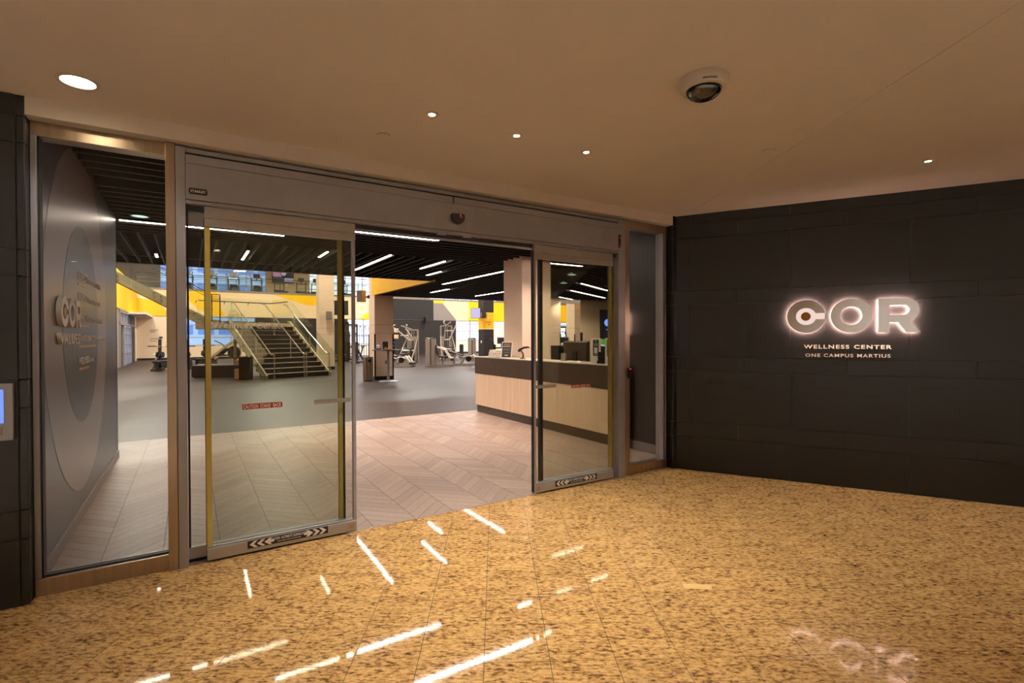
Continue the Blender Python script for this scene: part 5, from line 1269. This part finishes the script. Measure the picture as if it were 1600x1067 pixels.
def spin_bike(mw, label):
    t = thing('exercise_bike', label, 'exercise bike', mw)
    part('frame', MB().tube([(-0.4, 0, 0.1), (0.0, 0, 0.45), (0.35, 0, 0.95)], 0.05, 8).tube([(0.0, 0, 0.4), (-0.25, 0, 0.95)], 0.045, 8), M['blackmetal'], t, True)
    part('flywheel', MB().cyl((0.42, -0.03, 0.35), 0.24, 0.06, 20, 'y'), M['plate'], t, True); part('fork', MB().tube([(0.35, 0.06, 0.95), (0.42, 0.06, 0.35)], 0.03, 6).tube([(0.35, -0.06, 0.95), (0.42, -0.06, 0.35)], 0.03, 6), M['blackmetal'], t)
    part('saddle', MB().box(-0.40, -0.12, -0.08, 0.08, 0.95, 1.02), M['pad'], t, bevel=0.03); part('handlebar', MB().tube([(0.33, -0.22, 1.15), (0.38, 0, 1.0), (0.33, 0.22, 1.15)], 0.025, 8), M['pad'], t, True)
    part('foot', MB().box(-0.5, -0.42, -0.28, 0.28, 0, 0.08).box(0.45, 0.53, -0.28, 0.28, 0, 0.08).box(-0.46, 0.5, -0.04, 0.04, 0.04, 0.1), M['blackmetal'], t); part('crank', MB().cyl((0.0, -0.12, 0.32), 0.1, 0.04, 14, 'y').tube([(0.0, -0.14, 0.32), (0.12, -0.14, 0.2)], 0.015, 6).box(0.08, 0.18, -0.26, -0.14, 0.17, 0.2), M['machw'], t)
    return t
def cardio(mw, label, kind=0, col='shroud'):
    """treadmill (0) or elliptical (1), console towards -y"""
    t = thing('treadmill' if kind == 0 else 'elliptical_trainer', label, 'treadmill' if kind == 0 else 'elliptical trainer', mw)
    part('deck', MB().box(-0.40, 0.40, -0.1, 1.75, 0.05, 0.22) if kind == 0 else MB().box(-0.32, 0.32, -0.1, 1.6, 0.03, 0.13), M['blackmetal'], t, bevel=0.02)
    part('motor_cover', MB().xprism([(-0.35, 0.03), (0.25, 0.03), (0.25, 0.25), (0.05, 0.42 if kind == 0 else 0.62), (-0.30, 0.35)], -0.38 if kind == 0 else -0.26, 0.38 if kind == 0 else 0.26), M['black'], t, bevel=0.02)
    for s in (-1, 1):
        part('upright', MB().bar((s * 0.36, -0.05, 0.1), (s * 0.34, 0.10, 1.15), 0.06, 0.09), M['blackmetal'], t)
        part('handrail', MB().tube([(s * 0.34, 0.1, 1.10), (s * 0.40, 0.45, 1.0), (s * 0.38, 0.7, 0.9)], 0.025, 8) if kind == 0 else MB().tube([(s * 0.36, 0.15, 0.3), (s * 0.42, 0.05, 1.0), (s * 0.34, 0.30, 1.30), (s * 0.46, 0.42, 1.42)], 0.025, 8), M['blackmetal'], t, True)
        if kind: part('pedal', MB().box(s * 0.2 - 0.09, s * 0.2 + 0.09, 0.5, 0.9, 0.35 + 0.1 * s, 0.42 + 0.1 * s), M['black'], t, bevel=0.02)
    part('console', MB().box(-0.24, 0.24, 0.02, 0.10, 1.18, 1.50), M[col], t, bevel=0.03); part('console_neck', MB().bar((0, 0.06, 1.0), (0, 0.06, 1.2), 0.08), M['blackmetal'], t)
    part('console_screen', MB().box(-0.20, 0.20, 0.10, 0.105, 1.22, 1.46), M['scrdark'], t); part('cross_bar', MB().box(-0.36, 0.36, 0.02, 0.08, 0.96, 1.02), M['blackmetal'], t)
    return t
# incline machine on the platform side
t = thing('incline_press', 'tan incline press machine with big black plate beside the landing post', 'weight machine', MW(349, 24.5, 0))
part('rail', MB().bar((-0.75, 0, 0.45), (0.62, 0, 1.45), 0.10).bar((-0.75, 0.5, 0.45), (0.62, 0.5, 1.45), 0.10), M['stringer'], t)
part('upright', MB().bar((0.55, 0, 0), (0.55, 0, 1.4), 0.09).bar((0.55, 0.5, 0), (0.55, 0.5, 1.4), 0.09), M['stringer'], t)
part('base', MB().box(-0.95, 0.9, -0.05, 0.05, 0, 0.1).box(-0.95, 0.9, 0.45, 0.55, 0, 0.1).box(-0.8, -0.7, 0, 0.5, 0, 0.5), M['blackmetal'], t)
part('weight_plate', MB().cyl((0.62, -0.22, 0.82), 0.30, 0.08, 20, 'y'), M['plate'], t, True); part('seat', MB().box(-0.4, 0.1, 0.05, 0.45, 0.62, 0.70), M['pad'], t, bevel=0.02)
part('back_pad', MB().bar((-0.3, 0.25, 0.66), (0.05, 0.25, 1.0), 0.34, 0.08), M['pad'], t, bevel=0.02); part('lever', MB().tube([(-0.35, -0.12, 1.38), (0.0, -0.12, 1.22), (0.1, -0.12, 1.1)], 0.025, 8), M['blackmetal'], t, True); part('knob', MB().lathe([(0, -0.1), (0.05, -0.08), (0.05, 0.08), (0, 0.1)], (0.40, -0.1, 0.82), 10), M['yellow'], t, label='yellow knob')
t = thing('flat_bench', 'dark padded bench among the racks beside the landing post', 'bench', MW(322, 27.5, 10))
part('pad', MB().box(-0.65, 0.65, -0.15, 0.15, 0.40, 0.48), M['pad'], t, bevel=0.02); part('frame', MB().bar((-0.5, 0, 0.4), (-0.5, 0, 0.0), 0.07).bar((0.5, 0, 0.4), (0.5, 0, 0.0), 0.07).box(-0.55, -0.45, -0.25, 0.25, 0, 0.05).box(0.45, 0.55, -0.25, 0.25, 0, 0.05).bar((-0.5, 0, 0.2), (0.5, 0, 0.2), 0.06), M['blackmetal'], t)

cable_frame(MW(532, 31.0, 18), 'tall black cable machine right of the beige column behind the stairs', 0.9)
cable_frame(MW(548, 33.5, 18), 'farther black multi-station frame seen beside the polished door edge', 0.8, 2.40)
t = thing('stretch_cage', 'black arched stretch cage standing in front of the far window', 'stretch cage', MW(567, 33.5, 24))
for x in (-0.45, -0.15, 0.15, 0.45):
    part('arch', MB().tube([(x, -0.5, 0), (x, -0.5, 1.7), (x, -0.3, 2.15), (x, 0.1, 2.3), (x, 0.5, 2.1), (x, 0.6, 1.6), (x, 0.6, 0)], 0.018, 6), M['blackmetal'], t, True)
part('rung', MB().tube([(-0.45, -0.5, 1.0), (0.45, -0.5, 1.0)], 0.018, 6).tube([(-0.45, -0.5, 1.6), (0.45, -0.5, 1.6)], 0.018, 6).tube([(-0.45, 0.1, 2.3), (0.45, 0.1, 2.3)], 0.018, 6).tube([(-0.45, 0.6, 1.6), (0.45, 0.6, 1.6)], 0.018, 6), M['blackmetal'], t)
spin_bike(MW(563, 30.0, -110), 'black upright exercise bike left of the steel waste bin')
leg_machine(MW(624, 26.0, -15), 'low leg machine with black pads right of the high table')
t = thing('pad_stand', 'two small square beige pads on a dark stand behind the high table', 'pad stand', MW(619, 30.5, 10))
part('pole', MB().box(-0.14, -0.06, 0, 0.08, 0, 2.1), M['blackmetal'], t); part('foot', MB().box(-0.3, 0.3, -0.2, 0.3, 0, 0.05), M['blackmetal'], t)
for z in (1.80, 1.42): part('square_pad', MB().box(-0.12, 0.14, -0.06, 0.0, z, z + 0.24), M['peach'], t, bevel=0.02)
pulldown(MW(641, 30.5, -28), 'silver pulldown machine with raised white arms by the dark wall', 2.30)
shroud_machine(MW(673, 26.3, 0), 'tall grey shrouded weight machine standing nearest in the middle of the gym', 1.48)
pulldown(MW(699, 34.0, 24), 'farther pulldown machine with two white bars against the dark wall', 2.62)
leg_machine(MW(727, 27.3, -4), 'silver leg machine with a black seat left of the reception desk end')
shroud_machine(MW(737.5, 33.5, 0), 'twin grey machine towers in front of the white-framed window', 1.46, seat=False)
t = thing('tall_bin', 'dark cylindrical bin in front of the low white wall', 'waste bin', MW(721, 37.5, 0))
part('body', MB().cyl((0, 0, 0), 0.15, 0.85, 20), M['charcoal'], t, True); part('lid', MB().lathe([(0.155, 0.85), (0.155, 0.93), (0.1, 0.98), (0, 0.98)], (0, 0, 0), 20), M['black'], t, True); part('opening', MB().box(-0.08, 0.08, -0.16, -0.14, 0.62, 0.72), M['black'], t)
t = cardio(MW(785, 24.0, 160), 'grey and black cardio machine behind the towels on the desk', 1)
cable_frame(MW(876, 33.0, 0), 'black cable frame in front of the window seen over the monitors', 0.9, 2.2)
cardio(MW(881, 26.5, 175), 'grey treadmill seen over the monitors, left of the lounge column', 0)
cardio(MW(889, 31.5, 175), 'farther treadmill partly behind the beige lounge column', 0)
# balcony cardio row
ZB = 5.0
def MB2(px, v, rz):  # balcony machine in picture column px on the line v
    d = (px - 800) / F; o = SO; ex = Vector((cos(SRZ), sin(SRZ))); ey = Vector((-sin(SRZ), cos(SRZ)))
    Y = (ey.dot(o) + v) / (ey.x * d + ey.y); return Matrix.Translation((d * Y, Y, 4.98)) @ Matrix.Rotation(SRZ + radians(rz), 4, 'Z')
names = ['first balcony cardio machine from the left window edge', 'second balcony cardio machine, just right of the yellow door seal', 'third balcony cardio machine, with pale console', 'fourth balcony cardio machine, with dark console']
for px, kd, lab, cl in ((293, 1, 'balcony elliptical nearest the aluminium door jamb', 'shroud'), (331, 1, 'balcony elliptical behind the yellow door seal', 'shroud'), (366, 1, 'balcony elliptical with pale console, middle of the window', 'shroud'), (402, 1, 'balcony elliptical with dark console, right end of the window', 'charcoal')):
    cardio(MB2(px, VW + 1.2, 8), lab, kd, cl)
for px, lab in ((437, 'balcony treadmill under the hanging screen'), (471, 'balcony treadmill with blue console left of the narrow window'), (494, 'balcony treadmill half hidden by the beige column'), (536, 'balcony treadmill in front of the bright window right of the column')):
    cardio(MB2(px, VW + 2.35, 180), lab, 0, 'blueband')
m_ = MB2(443, VB - 0.6, 0); t = tvset(m_ @ Matrix.Translation((0, 0, 1.95)), 1.75, 1.25, 'large lit screen on the balcony back wall', 'scrdark', 0.5)
part('screen_art', MB().vprism([(-0.85, 0.55), (-0.3, 0.5), (-0.1, -0.1), (-0.8, -0.1)], -0.008, -0.003), M['scrpink'], t); part('screen_art', MB().lathe([(0, -0.008), (0.2, -0.008), (0.2, -0.003)], (0.05, 0, 0.2), 16, 'y'), M['scrlil'], t); part('screen_art', MB().box(0.1, 0.85, -0.008, -0.003, -0.5, -0.2), M['scrlil'], t)
t = thing('wall_poster', 'small dark framed notice on the beige far wall by the window', 'sign', FM('s', -3.55, VW - 0.003, 1.42))
part('frame', MB().box(-0.17, 0.17, -0.02, 0, -0.2, 0.2), M['black'], t); part('sheet', MB().box(-0.10, 0.10, -0.024, -0.02, -0.10, 0.10), M['taupe'], t)
t = thing('wall_plaque', 'small grey directional lettering on the beige far wall', 'sign', FM('s', -4.45, VW - 0.002, 1.5))
for z, w in ((0.55, 0.5), (0.42, 0.3), (-0.05, 0.7), (-0.2, 0.4)): part('print_line', MB().box(-0.3, -0.3 + w, -0.01, 0, z, z + 0.05), M['taupe'], t)
part('print_block', MB().box(0.22, 0.42, -0.01, 0, 0.0, 0.12), M['charcoal'], t)
